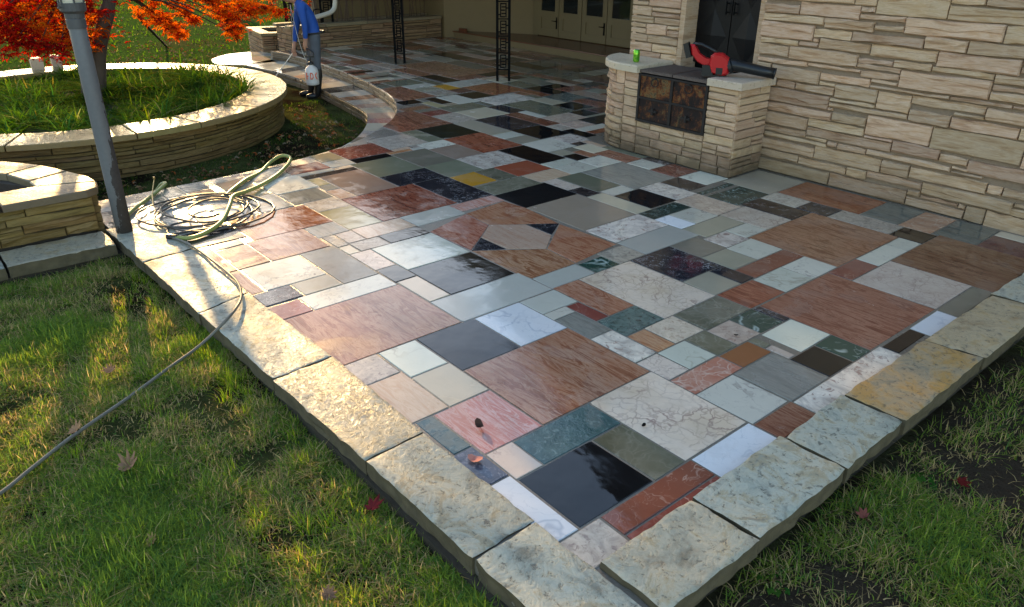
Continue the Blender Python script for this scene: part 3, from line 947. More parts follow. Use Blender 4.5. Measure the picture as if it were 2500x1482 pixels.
def ledge(parent, mat, mp, u0, u1, v0, v1, hs=(.05, .11), ls=(.16, .45), gap=.011, seg=2, bulge=.006, rnd=RND, jit=.004, depth=.05):
    v = v0
    while v < v1-.02:
        h = rnd.uniform(*hs)
        if v1-v-h < hs[0]*.8: h = v1-v
        u = u0
        while u < u1-.02:
            l = rnd.uniform(*ls)
            if u1-u-l < ls[0]*.7: l = u1-u
            if h > hs[1]*.8 and rnd.random() < .35:
                k = h*rnd.uniform(.4, .6)
                surf_stone(parent, mat, mp, u+gap/2, u+l-gap/2, v+gap/2, v+k-gap/2, seg, bulge, depth, jit); surf_stone(parent, mat, mp, u+gap/2, u+l-gap/2, v+k+gap/2, v+h-gap/2, seg, bulge, depth, jit)
            else: surf_stone(parent, mat, mp, u+gap/2, u+l-gap/2, v+gap/2, v+h-gap/2, seg, bulge, depth, jit)
            u += l
        v += h

# ================================================================ house: stone wall with fireplace, gable, porch
YW = 6.44
wall = thing('stone_wall', 'tall cream ledgestone wall with black fireplace doors at the right edge of the patio', 'stone wall', (-3, YW, 0))
m = MB()
m.box((-5.70, YW+.05, -.2), (-5.06, YW+.75, 2.9)); m.box((-4.14, YW+.05, -.2), (2.6, YW+.75, 2.9)); m.box((-5.06, YW+.05, 1.95), (-4.14, YW+.75, 2.9)); m.box((-5.06, YW+.05, -.2), (-4.14, YW+.75, .80))
m.build('mortar_bed', MAT['mortar'], wall)
m = MB()   # gable above the stone courses
g = [(-5.72, 2.9), (2.6, 2.9), (2.6, 8.0), (1.0, 9.1), (-5.72, 3.75)]
m.add([(x, YW+.05, z) for x, z in g]+[(x, YW+.7, z) for x, z in g], [(0, 1, 2, 3, 4), (9, 8, 7, 6, 5)]+[(i, 5+i, 5+(i+1) % 5, (i+1) % 5) for i in range(5)]); m.build('gable', MAT['soffit'], wall)
wmap = lambda u, v, d: (u, YW+.02-d, v)
WALLST = """-4136 -3793 1413 1487
-3784 -3245 1413 1516
-3302 -3123 1529 1612
-3236 -3123 1475 1515
-3114 -2563 1470 1695
-2554 -2314 1589 1685
-2305 -1972 1580 1700
-2554 -1736 1470 1571
-3236 -2861 1422 1461
-4146 -3311 1527 1602
-4135 -3545 1343 1404
-3536 -3107 1326 1404
-3098 -2861 1351 1387
-2852 -2138 1344 1461
-2129 -1783 1344 1461
-4143 -3626 1206 1334
-3617 -3280 1246 1312
-3271 -2685 1246 1314
-2676 -2363 1246 1335
-2354 -1786 1246 1335
-4131 -3755 1154 1191
-3746 -3560 1157 1191
-3551 -3100 1157 1237
-4137 -3833 1051 1143
-3824 -3189 1040 1145
-3091 -2560 1151 1237
-2551 -1969 1130 1237
-1960 -1778 1212 1237
-1960 -1769 1153 1191
-3180 -2889 1084 1119
-4134 -3635 988 1026
-3626 -3145 1001 1024
-3180 -2815 1040 1073
-2880 -2584 1084 1133
-2575 -2126 1085 1121
-2117 -1698 1063 1121
-3974 -3498 854 969
-3489 -3044 899 958
-3136 -2815 979 1023
-3035 -2815 938 964
-2806 -2126 936 1069
-2117 -1476 936 997
-3898 -3716 783 845
-3707 -3340 783 845
-3489 -3340 857 885
-3331 -2961 776 884
-3035 -2399 895 917
-2390 -1952 894 923
-1943 -1531 898 922
-3982 -3371 655 774
-3362 -2961 738 763
-2952 -2680 738 878
-2671 -2118 823 885
-2109 -1518 788 877
-3960 -3323 566 641
-3362 -2680 689 725
-3314 -3007 570 649
-2671 -2351 686 779
-2342 -1860 682 770
-1851 -1511 690 773
-3976 -3536 449 550
-3527 -3007 490 555
-2998 -2464 518 673
-3962 -3535 379 429
-3526 -2755 406 476
-2455 -1793 505 673
-1784 -1435 487 639
-3950 -3319 330 361
-3310 -3222 350 391
-3213 -2956 341 390
-2746 -2365 421 509
-3964 -3424 216 309
-3415 -2806 219 332
-2947 -2257 350 392
-2356 -2147 418 477
-2138 -1375 377 470
-3961 -3565 139 197
-3556 -3096 135 198
-3087 -2912 134 205
-2797 -2565 226 330
-2903 -2436 156 214
-2248 -2125 376 397
-2248 -2012 348 360
-2556 -1968 235 328
-3955 -3239 8 119
-3230 -2543 8 119
-2534 -2436 94 139
-2427 -1754 132 226
-1844 -1410 254 316
-1805 -1387 126 178
-2534 -2075 7 77
-1915 -1584 -16 116
-1575 -1084 -16 116
-1075 -714 -16 65
-4135 -3964 4 85
-2065 -1924 4 116
-1075 -714 74 136
-2125 -2074 84 116
-4135 -3964 94 126
-2425 -2134 94 116
-1375 -1084 125 256
-4135 -3974 134 265
-1075 -714 145 206
-1745 -1484 194 226
-1475 -1384 194 246
-1075 -714 215 346
-1955 -1854 254 316
-1375 -1084 264 366
-4135 -3974 274 335
-4135 -3974 344 436
-1715 -1424 344 366
-1075 -814 354 416
-805 -714 354 455
-3525 -3324 374 395
-1365 -1084 374 436
-1075 -814 424 556
-4135 -3984 444 506
-1365 -1084 444 546
-805 -714 464 546
-2995 -2754 484 506
-1425 -1374 484 546
-4135 -3984 514 596
-1425 -1084 554 686
-805 -714 554 656
-1075 -814 564 666
-4135 -3984 604 646
-1485 -1434 644 746
-4135 -3994 654 756
-3365 -3324 654 676
-1775 -1494 654 676
-805 -714 664 766
-1075 -814 674 776
-1425 -1084 694 796
-1485 -1434 754 886
-4135 -3994 764 826
-805 -714 774 856
-3985 -3914 784 846
-2335 -2114 784 806
-1075 -814 784 846
-1425 -1144 804 886
-1135 -1084 804 936
-4135 -3994 834 896
-1075 -814 854 936
-805 -714 864 966
-1495 -1144 894 926
-4135 -3994 904 976
-1465 -1204 934 1066
-1195 -1144 934 996
-1135 -814 944 1026
-805 -714 974 1056
-1525 -1474 1004 1086
-1195 -1144 1004 1086
-2115 -1534 1014 1046
-1135 -814 1034 1096
-1685 -1534 1064 1126
-805 -714 1064 1196
-1465 -1204 1074 1136
-1525 -1474 1094 1196
-1195 -1144 1094 1226
-1135 -814 1104 1166
-1625 -1534 1134 1216
-1465 -1204 1144 1276
-1755 -1634 1154 1256
-1135 -814 1174 1306
-3615 -3564 1204 1236
-1525 -1474 1204 1286
-805 -714 1204 1266
-1625 -1534 1224 1286
-1195 -1144 1234 1366
-1755 -1634 1264 1396
-805 -714 1274 1376
-1465 -1204 1284 1416
-1625 -1474 1294 1356
-1135 -814 1314 1446
-1625 -1474 1364 1426
-1195 -1144 1374 1506
-805 -714 1384 1486
-1755 -1634 1404 1456
-1465 -1204 1424 1526
-1625 -1474 1434 1496
-1135 -814 1454 1536
-1725 -1634 1464 1526
-805 -714 1494 1596
-1625 -1474 1504 1566
-1195 -1144 1514 1646
-1725 -1634 1534 1636
-1465 -1204 1534 1596
-1135 -814 1544 1606
-1625 -1474 1574 1656
-1955 -1734 1584 1646
-1465 -1204 1604 1666
-805 -714 1604 1736
-4135 -3804 1614 1676
-3795 -3394 1614 1676
-3385 -3314 1614 1676
-1135 -814 1614 1716
-3305 -3124 1624 1686
-1725 -1634 1644 1726
-1965 -1734 1654 1716
-1195 -1144 1654 1716
-1625 -1474 1664 1746
-1465 -1204 1674 1756
-4135 -3444 1684 1766
-3435 -3314 1684 1816
-3305 -3124 1694 1826
-2555 -2314 1694 1826
-3115 -2564 1704 1836
-2305 -1974 1714 1846
-1965 -1734 1724 1806
-1195 -814 1724 1856
-1725 -1634 1734 1866
-805 -714 1744 1826
-1625 -1474 1754 1886
-1465 -1204 1764 1896
-4135 -3624 1774 1856
-3615 -3444 1774 1856
-1965 -1734 1814 1916
-3435 -3314 1824 1926
-3305 -3124 1834 1946
-2555 -2314 1834 1936
-805 -714 1834 1936
-3115 -2854 1844 1946
-2845 -2564 1844 1926
-2305 -1984 1854 1946
-4135 -3544 1864 1946
-3535 -3444 1864 1946
-1195 -814 1864 1946
-1725 -1634 1874 1936
-1625 -1474 1894 1946
-1465 -1204 1904 1946
-1965 -1734 1924 1946"""
for l in WALLST.split('\n'):
    x0, x1, z0, z1 = [int(q)/1000 for q in l.split()]
    surf_stone(wall, MAT['ledge'], wmap, x0, x1, z0, z1, 4 if x1-x0 > .25 else 2, .012, .06, .006, 'stone', .007)
pr_ = random.Random(4)
ledge(wall, MAT['ledge'], wmap, -5.72, -5.07, .0, 1.95, (.055, .12), (.20, .46), .012, 2, .008, pr_)
lmap = lambda u, v, d: (-5.70-d, YW+.02+u, v)
BATCH = MB(); ledge(wall, MAT['ledge'], lmap, 0, .72, .0, 1.95, (.06, .12), (.22, .46), .012, 2, .008, pr_); ledge(wall, MAT['ledge'], wmap, -.69, 2.55, .0, 1.95, (.06, .13), (.25, .7), .010, 2, .010, pr_)
for z_ in (1.95,): ledge(wall, MAT['ledge'], wmap, -5.72, 2.55, z_, 2.88, (.07, .14), (.3, .8), .010, 2, .010, pr_)
o = BATCH.build('stone', MAT['ledge'], wall, (-1, YW, 1)); o['kind'] = 'stuff'; BATCH = None
m = MB(); m.box((-5.06, YW+.0, .80), (-5.0, YW+.26, 1.95)); m.box((-4.20, YW+.05, .80), (-4.14, YW+.26, 1.95)); m.build('jamb', MAT['ledge'], wall)
# black steel fire doors with a diamond pressed in each leaf
for x0, x1, hs in ((-5.0, -4.605, 1), (-4.595, -4.20, -1)):
    m = MB(); y = YW+.20; m.box((x0, y, .86), (x1, y+.03, 1.95)); xc = (x0+x1)/2; w = (x1-x0)/2-.03
    for zc in (1.135, 1.66):
        h = .25; m.add([(xc-w, y-.001, zc), (xc, y-.001, zc-h), (xc+w, y-.001, zc), (xc, y-.001, zc+h), (xc, y-.022, zc)], [(0, 1, 4), (1, 2, 4), (2, 3, 4), (3, 0, 4)])
    d = m.build('fire_door', MAT['firedoor'], wall)
    m = MB(); xh = x1-.04 if hs == 1 else x0+.04; m.tube([(xh, y-.035, 1.34), (xh, y-.035, 1.46)], .008, 6); m.tube([(xh, y-.035, 1.36), (xh, y, 1.36)], .006, 6); m.tube([(xh, y-.035, 1.44), (xh, y, 1.44)], .006, 6); m.build('handle', MAT['iron'], d)
m = MB(); m.box((-5.06, YW+.24, .80), (-4.14, YW+.30, 1.95)); m.build('firebox_back', MAT['iron'], wall)
# roof over the gable and the porch
roof = thing('house_roof', 'dark shingle roof of the house above the stone wall and porch', 'roof', (-3, 8, 3))
m = MB(); za = lambda x: 8.5+.80*x if x < 1 else 8.5+.8-.8*(x-1)
for x0, x1 in ((-7.6, 1.0), (1.0, 5.0)):
    a, b = za(x0), za(x1)
    m.add([(x0, 6.0, a), (x1, 6.0, b), (x1, 17, b), (x0, 17, a), (x0, 6.0, a+.16), (x1, 6.0, b+.16), (x1, 17, b+.16), (x0, 17, a+.16)], [(3, 2, 1, 0), (4, 5, 6, 7), (0, 1, 5, 4), (1, 2, 6, 5), (2, 3, 7, 6), (3, 0, 4, 7)])
m.build('gable_roof', MAT['shingle'], roof)
m = MB(); m.box((-15.2, 6.95, 2.55), (-5.74, 11.6, 2.72)); m.build('porch_ceiling', MAT['soffit'], roof)
m = MB(); m.box((-15.3, 6.80, 2.50), (-5.74, 6.94, 2.80)); m.build('fascia', MAT['cream'], roof)

# porch: step, cream walls, doors
m = MB(); m.prism([(-13.86, 10.03), (-5.71, 10.03), (-5.71, 11.2), (-12.0, 11.2), (-13.75, 10.22)], -.3, .115); step = tag(m.build('porch_step', MAT['cream'], None, (-10, 10, 0)), kind='structure')
m = MB(); m.prism([(-13.87, 10.0), (-5.71, 10.0), (-5.71, 11.15), (-12.0, 11.15), (-13.80, 10.2)], .1155, .135); m.build('floor_slab', MAT['redfloor'], step)
pw = thing('porch_wall', 'cream painted porch wall with glazed double doors in deep shade', 'house wall', (-11, 11, .13))
m = MB(); m.prism([(-15.3, 9.93), (-14.06, 9.93), (-12.4, 11.0), (-12.4, 11.4), (-15.3, 11.4)], -.3, 2.55); m.box((-12.4, 11.02, .13), (-5.0, 11.4, 2.55)); m.build('wall', MAT['cream'], pw)
m = MB(); m.box((-15.02, 7.35, -.3), (-14.84, 9.929, 2.55)); m.build('side_wall', MAT['cream'], pw)
m = MB(); m.box((-12.38, 10.985, .13), (-12.24, 11.018, 2.3)); m.box((-9.62, 10.985, .13), (-9.50, 11.018, 2.3)); m.box((-12.24, 10.985, 2.2), (-9.62, 11.018, 2.3)); m.build('door_frame', MAT['cream_d'], pw)
xs = [-12.235, -11.60, -10.965, -10.30, -9.625]
for i in range(4):
    a, b = xs[i]+.008, xs[i+1]-.008; m = MB(); y0, y1 = 10.96, 11.0
    st = .11
    m.box((a, y0, .15), (a+st, y1, 2.18)); m.box((b-st, y0, .15), (b, y1, 2.18)); m.box((a+st, y0, 2.06), (b-st, y1, 2.18)); m.box((a+st, y0, .50), (b-st, y1, .62)); m.box((a+st, y0, .15), (b-st, y1, .28)); m.box((a+st, y0+.014, .28), (b-st, y1, .50))
    d = m.build('door', MAT['cream_d'], pw)
    m = MB(); m.box((a+st, y0+.012, .62), (b-st, y1-.008, 2.06)); m.build('glass_pane', MAT['glass'], d)
    if i in (0, 2):
        m = MB(); xh = b-.05; m.box((xh-.018, y0-.008, .30), (xh+.018, y0, .52)); m.tube([(xh, y0-.008, .45), (xh, y0-.05, .45), (xh-.09, y0-.05, .45)], .009, 6); m.build('handle', MAT['iron'], d)
m = MB(); m.box((-13.72, 10.06, .135), (-13.52, 10.13, .20)); m.build('vent_box', MAT['redfloor'], pw)

# steps along the curve
LOW = catmull([(x, y, 0) for x, y in [(-13.95, 5.42), (-12.53, 5.57), (-11.6, 5.52), (-10.71, 5.38), (-9.53, 5.20), (-8.94, 5.03), (-8.45, 4.72), (-7.99, 4.33), (-7.66, 3.9), (-7.42, 3.45), (-7.24, 2.9)]], 6)
LOW = [(p.x, p.y) for p in LOW]
UPC = [p for p in UP[2:] if True][::-1]                     # from the far end to the near end
def resample(P, n):
    L = [0]
    for a, b in zip(P, P[1:]): L.append(L[-1]+hypot(b[0]-a[0], b[1]-a[1]))
    out = []; j = 0
    for k in range(n+1):
        s_ = L[-1]*k/n
        while j < len(L)-2 and L[j+1] < s_: j += 1
        t = (s_-L[j])/max(1e-9, L[j+1]-L[j]); out.append((P[j][0]+(P[j+1][0]-P[j][0])*t, P[j][1]+(P[j+1][1]-P[j][1])*t))
    return out, L[-1]
up_part = [p for p in UPC if p[1] > 2.9]
NS = 120
A, LA = resample(up_part, NS); B, LB = resample(LOW, NS)
poly = B+A[::-1]
m = MB(); m.prism(poly if sum(poly[i-1][0]*poly[i][1]-poly[i][0]*poly[i-1][1] for i in range(len(poly))) > 0 else poly[::-1], -.42, -.1545)
steps = tag(m.build('curved_step', MAT['grout'], None, (-10, 5, -.15)), kind='structure')
TM = ['WHL', 'GRL', 'WHG', 'KV', 'GRL', 'PKO', 'GRT', 'LV', 'CRM', 'KV', 'GRL', 'BR', 'LV', 'PKO', 'CRM', 'PKO', 'COR', 'CRM', 'LV', 'GRD', 'WHL', 'WHG', 'LAV', 'COR', 'CRM', 'PK', 'LV', 'WHL', 'GRY', 'LAV']
i = 0; k = 0
while i < NS:
    n = RND.choice((4, 4, 5, 6)); j = min(NS, i+n)
    pa = B[i:j+1]+A[i:j+1][::-1]; c = (sum(p[0] for p in pa)/len(pa), sum(p[1] for p in pa)/len(pa))
    pa = [(p[0]+(c[0]-p[0])*.018, p[1]+(c[1]-p[1])*.018) for p in pa]
    if sum(pa[q-1][0]*pa[q][1]-pa[q][0]*pa[q-1][1] for q in range(len(pa))) < 0: pa = pa[::-1]
    m = MB(); m.prism(pa, -.165, -.15); m.build('tile', MAT[TM[k % len(TM)]], steps, (*c, -.15)); k += 1; i = j
def curve_map(P, zoff, out):
    n = len(P)-1; L = sum(hypot(P[q+1][0]-P[q][0], P[q+1][1]-P[q][1]) for q in range(n))
    def f(u, v, d):
        t = min(n-1e-6, max(0, u/L*n)); q = int(t); w = t-q; a, b = P[q], P[q+1]; tx, ty = b[0]-a[0], b[1]-a[1]; l = hypot(tx, ty)
        nxx, nyy = ty/l*out, -tx/l*out
        return (a[0]+tx*w+nxx*d, a[1]+ty*w+nyy*d, v+zoff)
    return f, L
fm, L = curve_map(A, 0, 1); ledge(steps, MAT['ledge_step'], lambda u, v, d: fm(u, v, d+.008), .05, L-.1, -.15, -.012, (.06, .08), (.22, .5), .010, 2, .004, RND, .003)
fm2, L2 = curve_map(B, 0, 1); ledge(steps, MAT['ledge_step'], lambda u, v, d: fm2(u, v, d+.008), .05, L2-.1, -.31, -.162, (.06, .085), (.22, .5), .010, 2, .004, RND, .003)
# broad flagged landing left of the step
TER = [(-13.95, 5.42), (-13.95, 6.30), (-15.25, 6.45), (-15.45, 6.1), (-15.42, 5.7), (-15.2, 5.4), (-14.95, 5.2), (-14.6, 5.08), (-14.3, 5.06)]
m = MB(); m.prism(TER if sum(TER[q-1][0]*TER[q][1]-TER[q][0]*TER[q-1][1] for q in range(len(TER))) > 0 else TER[::-1], -.42, -.1545); land = tag(m.build('landing', MAT['cap']), kind='structure')
def clip(poly, x0, x1, y0, y1):
    def c(P, f, it):
        o = []
        for q in range(len(P)):
            a, b = P[q-1], P[q]
            if f(b):
                if not f(a): o.append(it(a, b))
                o.append(b)
            elif f(a): o.append(it(a, b))
        return o
    X = lambda v: (lambda a, b: (v, a[1]+(b[1]-a[1])*(v-a[0])/(b[0]-a[0]))); Y = lambda v: (lambda a, b: (a[0]+(b[0]-a[0])*(v-a[1])/(b[1]-a[1]), v))
    for f, it in ((lambda p: p[0] >= x0, X(x0)), (lambda p: p[0] <= x1, X(x1)), (lambda p: p[1] >= y0, Y(y0)), (lambda p: p[1] <= y1, Y(y1))):
        if poly: poly = c(poly, f, it)
    return poly
y = 5.0
while y < 6.5:
    h = RND.uniform(.2, .32); x = -15.5+RND.uniform(-.2, 0)
    while x < -13.9:
        w = RND.uniform(.3, .55); p = clip(TER, x+.006, x+w-.006, y+.006, y+h-.006)
        if len(p) > 2:
            if sum(p[q-1][0]*p[q][1]-p[q][0]*p[q-1][1] for q in range(len(p))) < 0: p = p[::-1]
            m = MB(); m.prism(p, -.165, -.15); m.build('flagstone', MAT[RND.choice(['CRM', 'WHL', 'GRL', 'PKO', 'OCH'])], land, (x+w/2, y+h/2, -.15))
        x += w
    y += h
# ================================================================ stove / outdoor grill
stove = thing('outdoor_grill', 'low ledgestone grill counter with rusty iron doors and a rounded left end', 'outdoor grill', (-4.8, 6.2, 0))
SX0, SY, RR, FL = -5.29, 5.94, .50, 1.36
def smap(u, v, d):
    if u < .5: return (-3.93+d, YW-u, v)
    u -= .5
    if u < FL: return (-3.93-u, SY-d, v)
    w = (u-FL)/RR; return (SX0-(RR+d)*sin(w), YW-(RR+d)*cos(w), v)
rs = random.Random(9)
mst = MAT['ledge_stove']
ledge(stove, mst, smap, .008, .492, 0, .80, (.06, .10), (.15, .46), .010, 2, .005, rs)
ledge(stove, mst, smap, .505, .835, 0, .80, (.06, .105), (.12, .34), .010, 2, .005, rs)
ledge(stove, mst, smap, .835, 1.665, 0, .335, (.055, .10), (.20, .55), .010, 2, .005, rs)
ledge(stove, mst, smap, 1.665, .5+FL, 0, .80, (.06, .11), (.12, .22), .010, 2, .006, rs)
ledge(stove, mst, smap, .5+FL, .5+FL+.785, 0, .80, (.06, .11), (.13, .28), .012, 3, .012, rs)
core = [(-3.955, SY+.02), (-3.955, YW+.02)]+[(SX0-(RR-.02)*sin(w), YW-(RR-.02)*cos(w)) for w in [pi/2*(1-k/8) for k in range(9)]]
core = core[::-1] if sum(core[i-1][0]*core[i][1]-core[i][0]*core[i-1][1] for i in range(len(core))) < 0 else core
m = MB(); m.prism(core, 0, .33); 
m.prism([(-4.27, SY+.02), (-3.955, SY+.02), (-3.955, YW), (-4.27, YW)], .331, .80)
lc = [(-5.10, YW), (-5.40-.0, YW)]; arc = [(SX0-(RR-.02)*sin(w), YW-(RR-.02)*cos(w)) for w in [pi/2*k/8 for k in range(9)]]
lp = [(-5.09, SY+.02), (-5.09, YW)]+arc[::-1]; lp = lp if sum(lp[i-1][0]*lp[i][1]-lp[i][0]*lp[i-1][1] for i in range(len(lp))) > 0 else lp[::-1]
m.prism(lp, .331, .80); m.build('mortar_bed', MAT['mortar'], stove)
m = MB(); m.prism([(-4.265, SY-.035), (-3.895, SY-.035), (-3.895, YW+.0), (-4.265, YW+.0)], .803, .868, .008); m.build('capstone', MAT['cap_stove'], stove, (-4.1, 6.2, .83))
arc = [(SX0-(RR+.045)*sin(w), YW-(RR+.045)*cos(w)) for w in [pi/2*k/14 for k in range(15)]]
lp = [(-5.095, SY-.045), (-5.095, YW)]+arc[::-1]; lp = lp if sum(lp[i-1][0]*lp[i][1]-lp[i][0]*lp[i-1][1] for i in range(len(lp))) > 0 else lp[::-1]
m = MB(); m.prism(lp, .803, .872, .012); m.build('capstone', MAT['cap_stove'], stove, (-5.4, 6.2, .83))
def m_rust(sooty=False):
    # burnt enamel, rust runs and soot
    t = NT('rusty_iron'); co = t.coords(); n = t.noise(t.coords((1, 1, .8)), 7, 9, .8, .2); f = t.noise(t.coords((1, 1, .7)), 22, 6, .8); sx = t.n('SeparateXYZ'); t.plug(sx.inputs[0], t.coords(world=True))
    col = t.ramp(n, [(.36, (.010, .009, .009)), (.46, (.028, .016, .012)), (.51, (.15, .045, .014)), (.55, (.20, .085, .022)), (.58, (.17, .13, .06)), (.63, (.05, .025, .016)), (.74, (.012, .010, .010))])
    col = t.mix(t.maprange(f, .36 if sooty else .5, .55 if sooty else .66, 0, .92 if sooty else .75), col, (.018, .013, .012)); return t.fin(col, .75, t.bump(f, .5, .004), .15, .3)
MAT['rust'] = m_rust(); MAT['rust_dark'] = m_rust(True); MAT['grate'] = simple('rusty_grate', (.13, .10, .085), .65, .3, .35, 30, .3); MAT['char'] = simple('charred_iron', (.022, .018, .016), .7, .3, .5, 20, .4)
m = MB(); y0 = SY-.012
for a, b in (((-5.10, y0, .335), (-5.075, SY+.03, .80)), ((-4.288, y0, .335), (-4.263, SY+.03, .80)), ((-4.695, y0, .36), (-4.665, SY+.03, .78)), ((-5.075, y0, .335), (-4.288, SY+.03, .358)), ((-5.075, y0, .782), (-4.288, SY+.03, .80)), ((-5.075, y0, .560), (-4.695, SY+.03, .580)), ((-4.665, y0, .560), (-4.288, SY+.03, .580))): m.box(a, b)
m.build('door_frame', MAT['char'], stove)
for (x0, x1) in ((-5.073, -4.697), (-4.663, -4.290)):
    for (z0, z1) in ((.360, .558), (.582, .780)):
        m = MB(); m.box((x0, SY+.0, z0), (x1, SY+.025, z1)); d = m.build('door', MAT['rust' if z0 > .5 else 'rust_dark'], stove, ((x0+x1)/2, SY, (z0+z1)/2))
        m = MB(); xc = (x0+x1)/2
        if z0 > .5: m.tube([(xc+.045*cos(w), SY-.018, z1-.045+.038*sin(w)) for w in [k*2*pi/10 for k in range(11)]], .005, 5); m.box((xc-.012, SY-.022, z1-.015), (xc+.012, SY, z1-.002))
        else: m.box((xc-.05, SY-.02, (z0+z1)/2-.01), (xc+.05, SY-.004, (z0+z1)/2+.01)); m.box((xc-.012, SY-.026, (z0+z1)/2-.035), (xc+.012, SY-.001, (z0+z1)/2+.03))
        m.build('handle', MAT['char'], d)
for x0, x1 in ((-5.088, -4.688), (-4.676, -4.274)):
    m = MB(); m.box((x0, SY-.01, .812), (x1, SY+.012, .836)); m.box((x0, YW-.03, .812), (x1, YW-.008, .836)); m.box((x0, SY+.012, .812), (x0+.018, YW-.03, .836)); m.box((x1-.018, SY+.012, .812), (x1, YW-.03, .836))
    for k in range(1, 12): xk = x0+(x1-x0)*k/12; m.box((xk-.011, SY+.012, .826), (xk+.011, YW-.03, .842))
    for k in (1, 2, 3): yk = SY+(YW-SY)*k/4; m.box((x0+.018, yk-.004, .8145), (x1-.018, yk+.004, .8255))
    m.build('grate', MAT['grate'], stove)
m = MB(); m.box((-5.085, SY+.03, .34), (-4.275, YW, .80)); m.build('ash_box', MAT['char'], stove)

# can
can = thing('soda_can', 'small green drink can standing on the rounded end of the grill counter', 'can', (-5.27, 6.07, .873))
t = NT('can_green'); co = t.coords(rnd=False); n = t.noise(co, 40, 3); MAT['can'] = t.fin(t.mix(t.maprange(n, .45, .6, 0, 1), (.10, .42, .03), (.30, .62, .05)), .25, None, .6, .5)
m = MB(); c = (-5.27, 6.07, .873); m.lathe([(.024, 0), (.028, .006), (.033, .014), (.033, .105), (.027, .119), (.026, .121)], c, 20); m.build('body', MAT['can'], can, None, True)
m = MB(); m.lathe([(.0255, .1212), (.0262, .1235), (.024, .1225), (.022, .1195)], c, 20); m.box((-5.275, 6.058, .9925), (-5.26, 6.075, .9965)); m.build('lid', simple('can_aluminium', (.6, .6, .6), .3, .9), can)

# leaf blower lying on the counter
bl = thing('leaf_blower', 'red cordless leaf blower with a long black nozzle lying on the grill counter', 'leaf blower', (-4.2, 6.10, .87))
BD = Vector((.90, .44, 0)).normalized(); BS = Vector((-BD.y, BD.x, 0)); BO = Vector((-4.21, 6.10, .868)); bk = 1.0
bp = lambda a, s, z: BO+BD*a*(.98 if a < .03 else 1)+BS*s+Vector((0, 0, z*(.93 if a < .03 else 1)))
def bprof(prof, hw, ch):
    n = len(prof); c = (sum(p[0] for p in prof)/n, sum(p[1] for p in prof)/n); vs = []
    for s, k in ((-hw, .82), (-hw*.55, 1), (hw*.55, 1), (hw, .82)): vs += [bp(c[0]+(a-c[0])*k, s, c[1]+(z-c[1])*k) for a, z in prof]
    fs = [(j*n+i, j*n+(i+1) % n, (j+1)*n+(i+1) % n, (j+1)*n+i) for j in range(3) for i in range(n)]+[tuple(range(n-1, -1, -1)), tuple(range(3*n, 4*n))]; return vs, fs
MAT['bred'] = simple('red_plastic', (.50, .012, .016), .32, 0, .08, 8); MAT['bblk'] = simple('black_plastic', (.010, .011, .012), .38, 0, .2, 12)
m = MB(); m.add(*bprof([(.025, .03), (.04, .11), (.012, .175), (-.05, .215), (-.12, .222), (-.15, .19), (-.165, .11), (-.13, .025), (-.02, .004)], .066, .02))
m.add(*bprof([(-.14, .09), (-.13, .15), (-.20, .165), (-.27, .21), (-.315, .285), (-.355, .285), (-.335, .19), (-.27, .12), (-.20, .085)], .034, .02)); m.build('housing', MAT['bred'], bl)
m = MB(); m.tube([bp(.018, 0, .10), bp(.045, 0, .105)], [.070, .064], 16); m.obox(bp(-.055, -.064, .055), BD*.03, BS*.004, (0, 0, .03)); m.build('vent', MAT['bblk'], bl)
m = MB(); m.tube([bp(a, 0, z) for a, z in [(-.10, .215), (-.17, .252), (-.25, .285), (-.33, .288)]], .017, 8); m.build('handle', MAT['bblk'], bl, None, True)
m = MB(); X = BD*.03+Vector((0, 0, -.02)); m.obox(bp(-.375, 0, .225), BD*.022+Vector((0, 0, .008)), BS*.042, Vector((0, 0, .062))-BD*.02); b_ = m.build('battery', MAT['bblk'], bl)
m = MB(); m.obox(bp(-.402, 0, .232), BD*.003+Vector((0, 0, .001)), BS*.026, Vector((0, 0, .035))-BD*.012); m.build('battery_label', simple('grey_label', (.5, .5, .5), .4), b_)
m = MB(); m.tube([bp(a, 0, z) for a, z in [(.02, .105), (.10, .10), (.32, .068), (.42, .056)]], [.060, .050, .046, .048], 16); m.tube([bp(a, 0, z) for a, z in [(.4195, .0560), (.431, .0545)]], .051, 16); m.build('nozzle', MAT['bblk'], bl, None, True)
m = MB(); m.obox(bp(-.165, 0, .05), BD*.05, BS*.055, (0, 0, .048)); m.obox(bp(-.06, 0, .006), BD*.06, BS*.05, (0, 0, .006)); m.build('intake', MAT['bblk'], bl)
m = MB(); s = -.0735
for q in ([(-.105, .075), (-.085, .075), (-.06, .125), (-.08, .125)], [(-.075, .08), (-.055, .08), (-.035, .13), (-.052, .13)], [(-.125, .062), (-.02, .070), (-.022, .076), (-.122, .070)], [(-.115, .125), (-.02, .136), (-.022, .141), (-.112, .133)]):
    m.add([bp(a, s*.865, z) for a, z in q]+[bp(a, s*.865-.002, z) for a, z in q], [(0, 1, 2, 3), (7, 6, 5, 4), (0, 4, 5, 1), (1, 5, 6, 2), (2, 6, 7, 3), (3, 7, 4, 0)])
m.build('logo', simple('white_print', (.8, .8, .8), .5), bl)

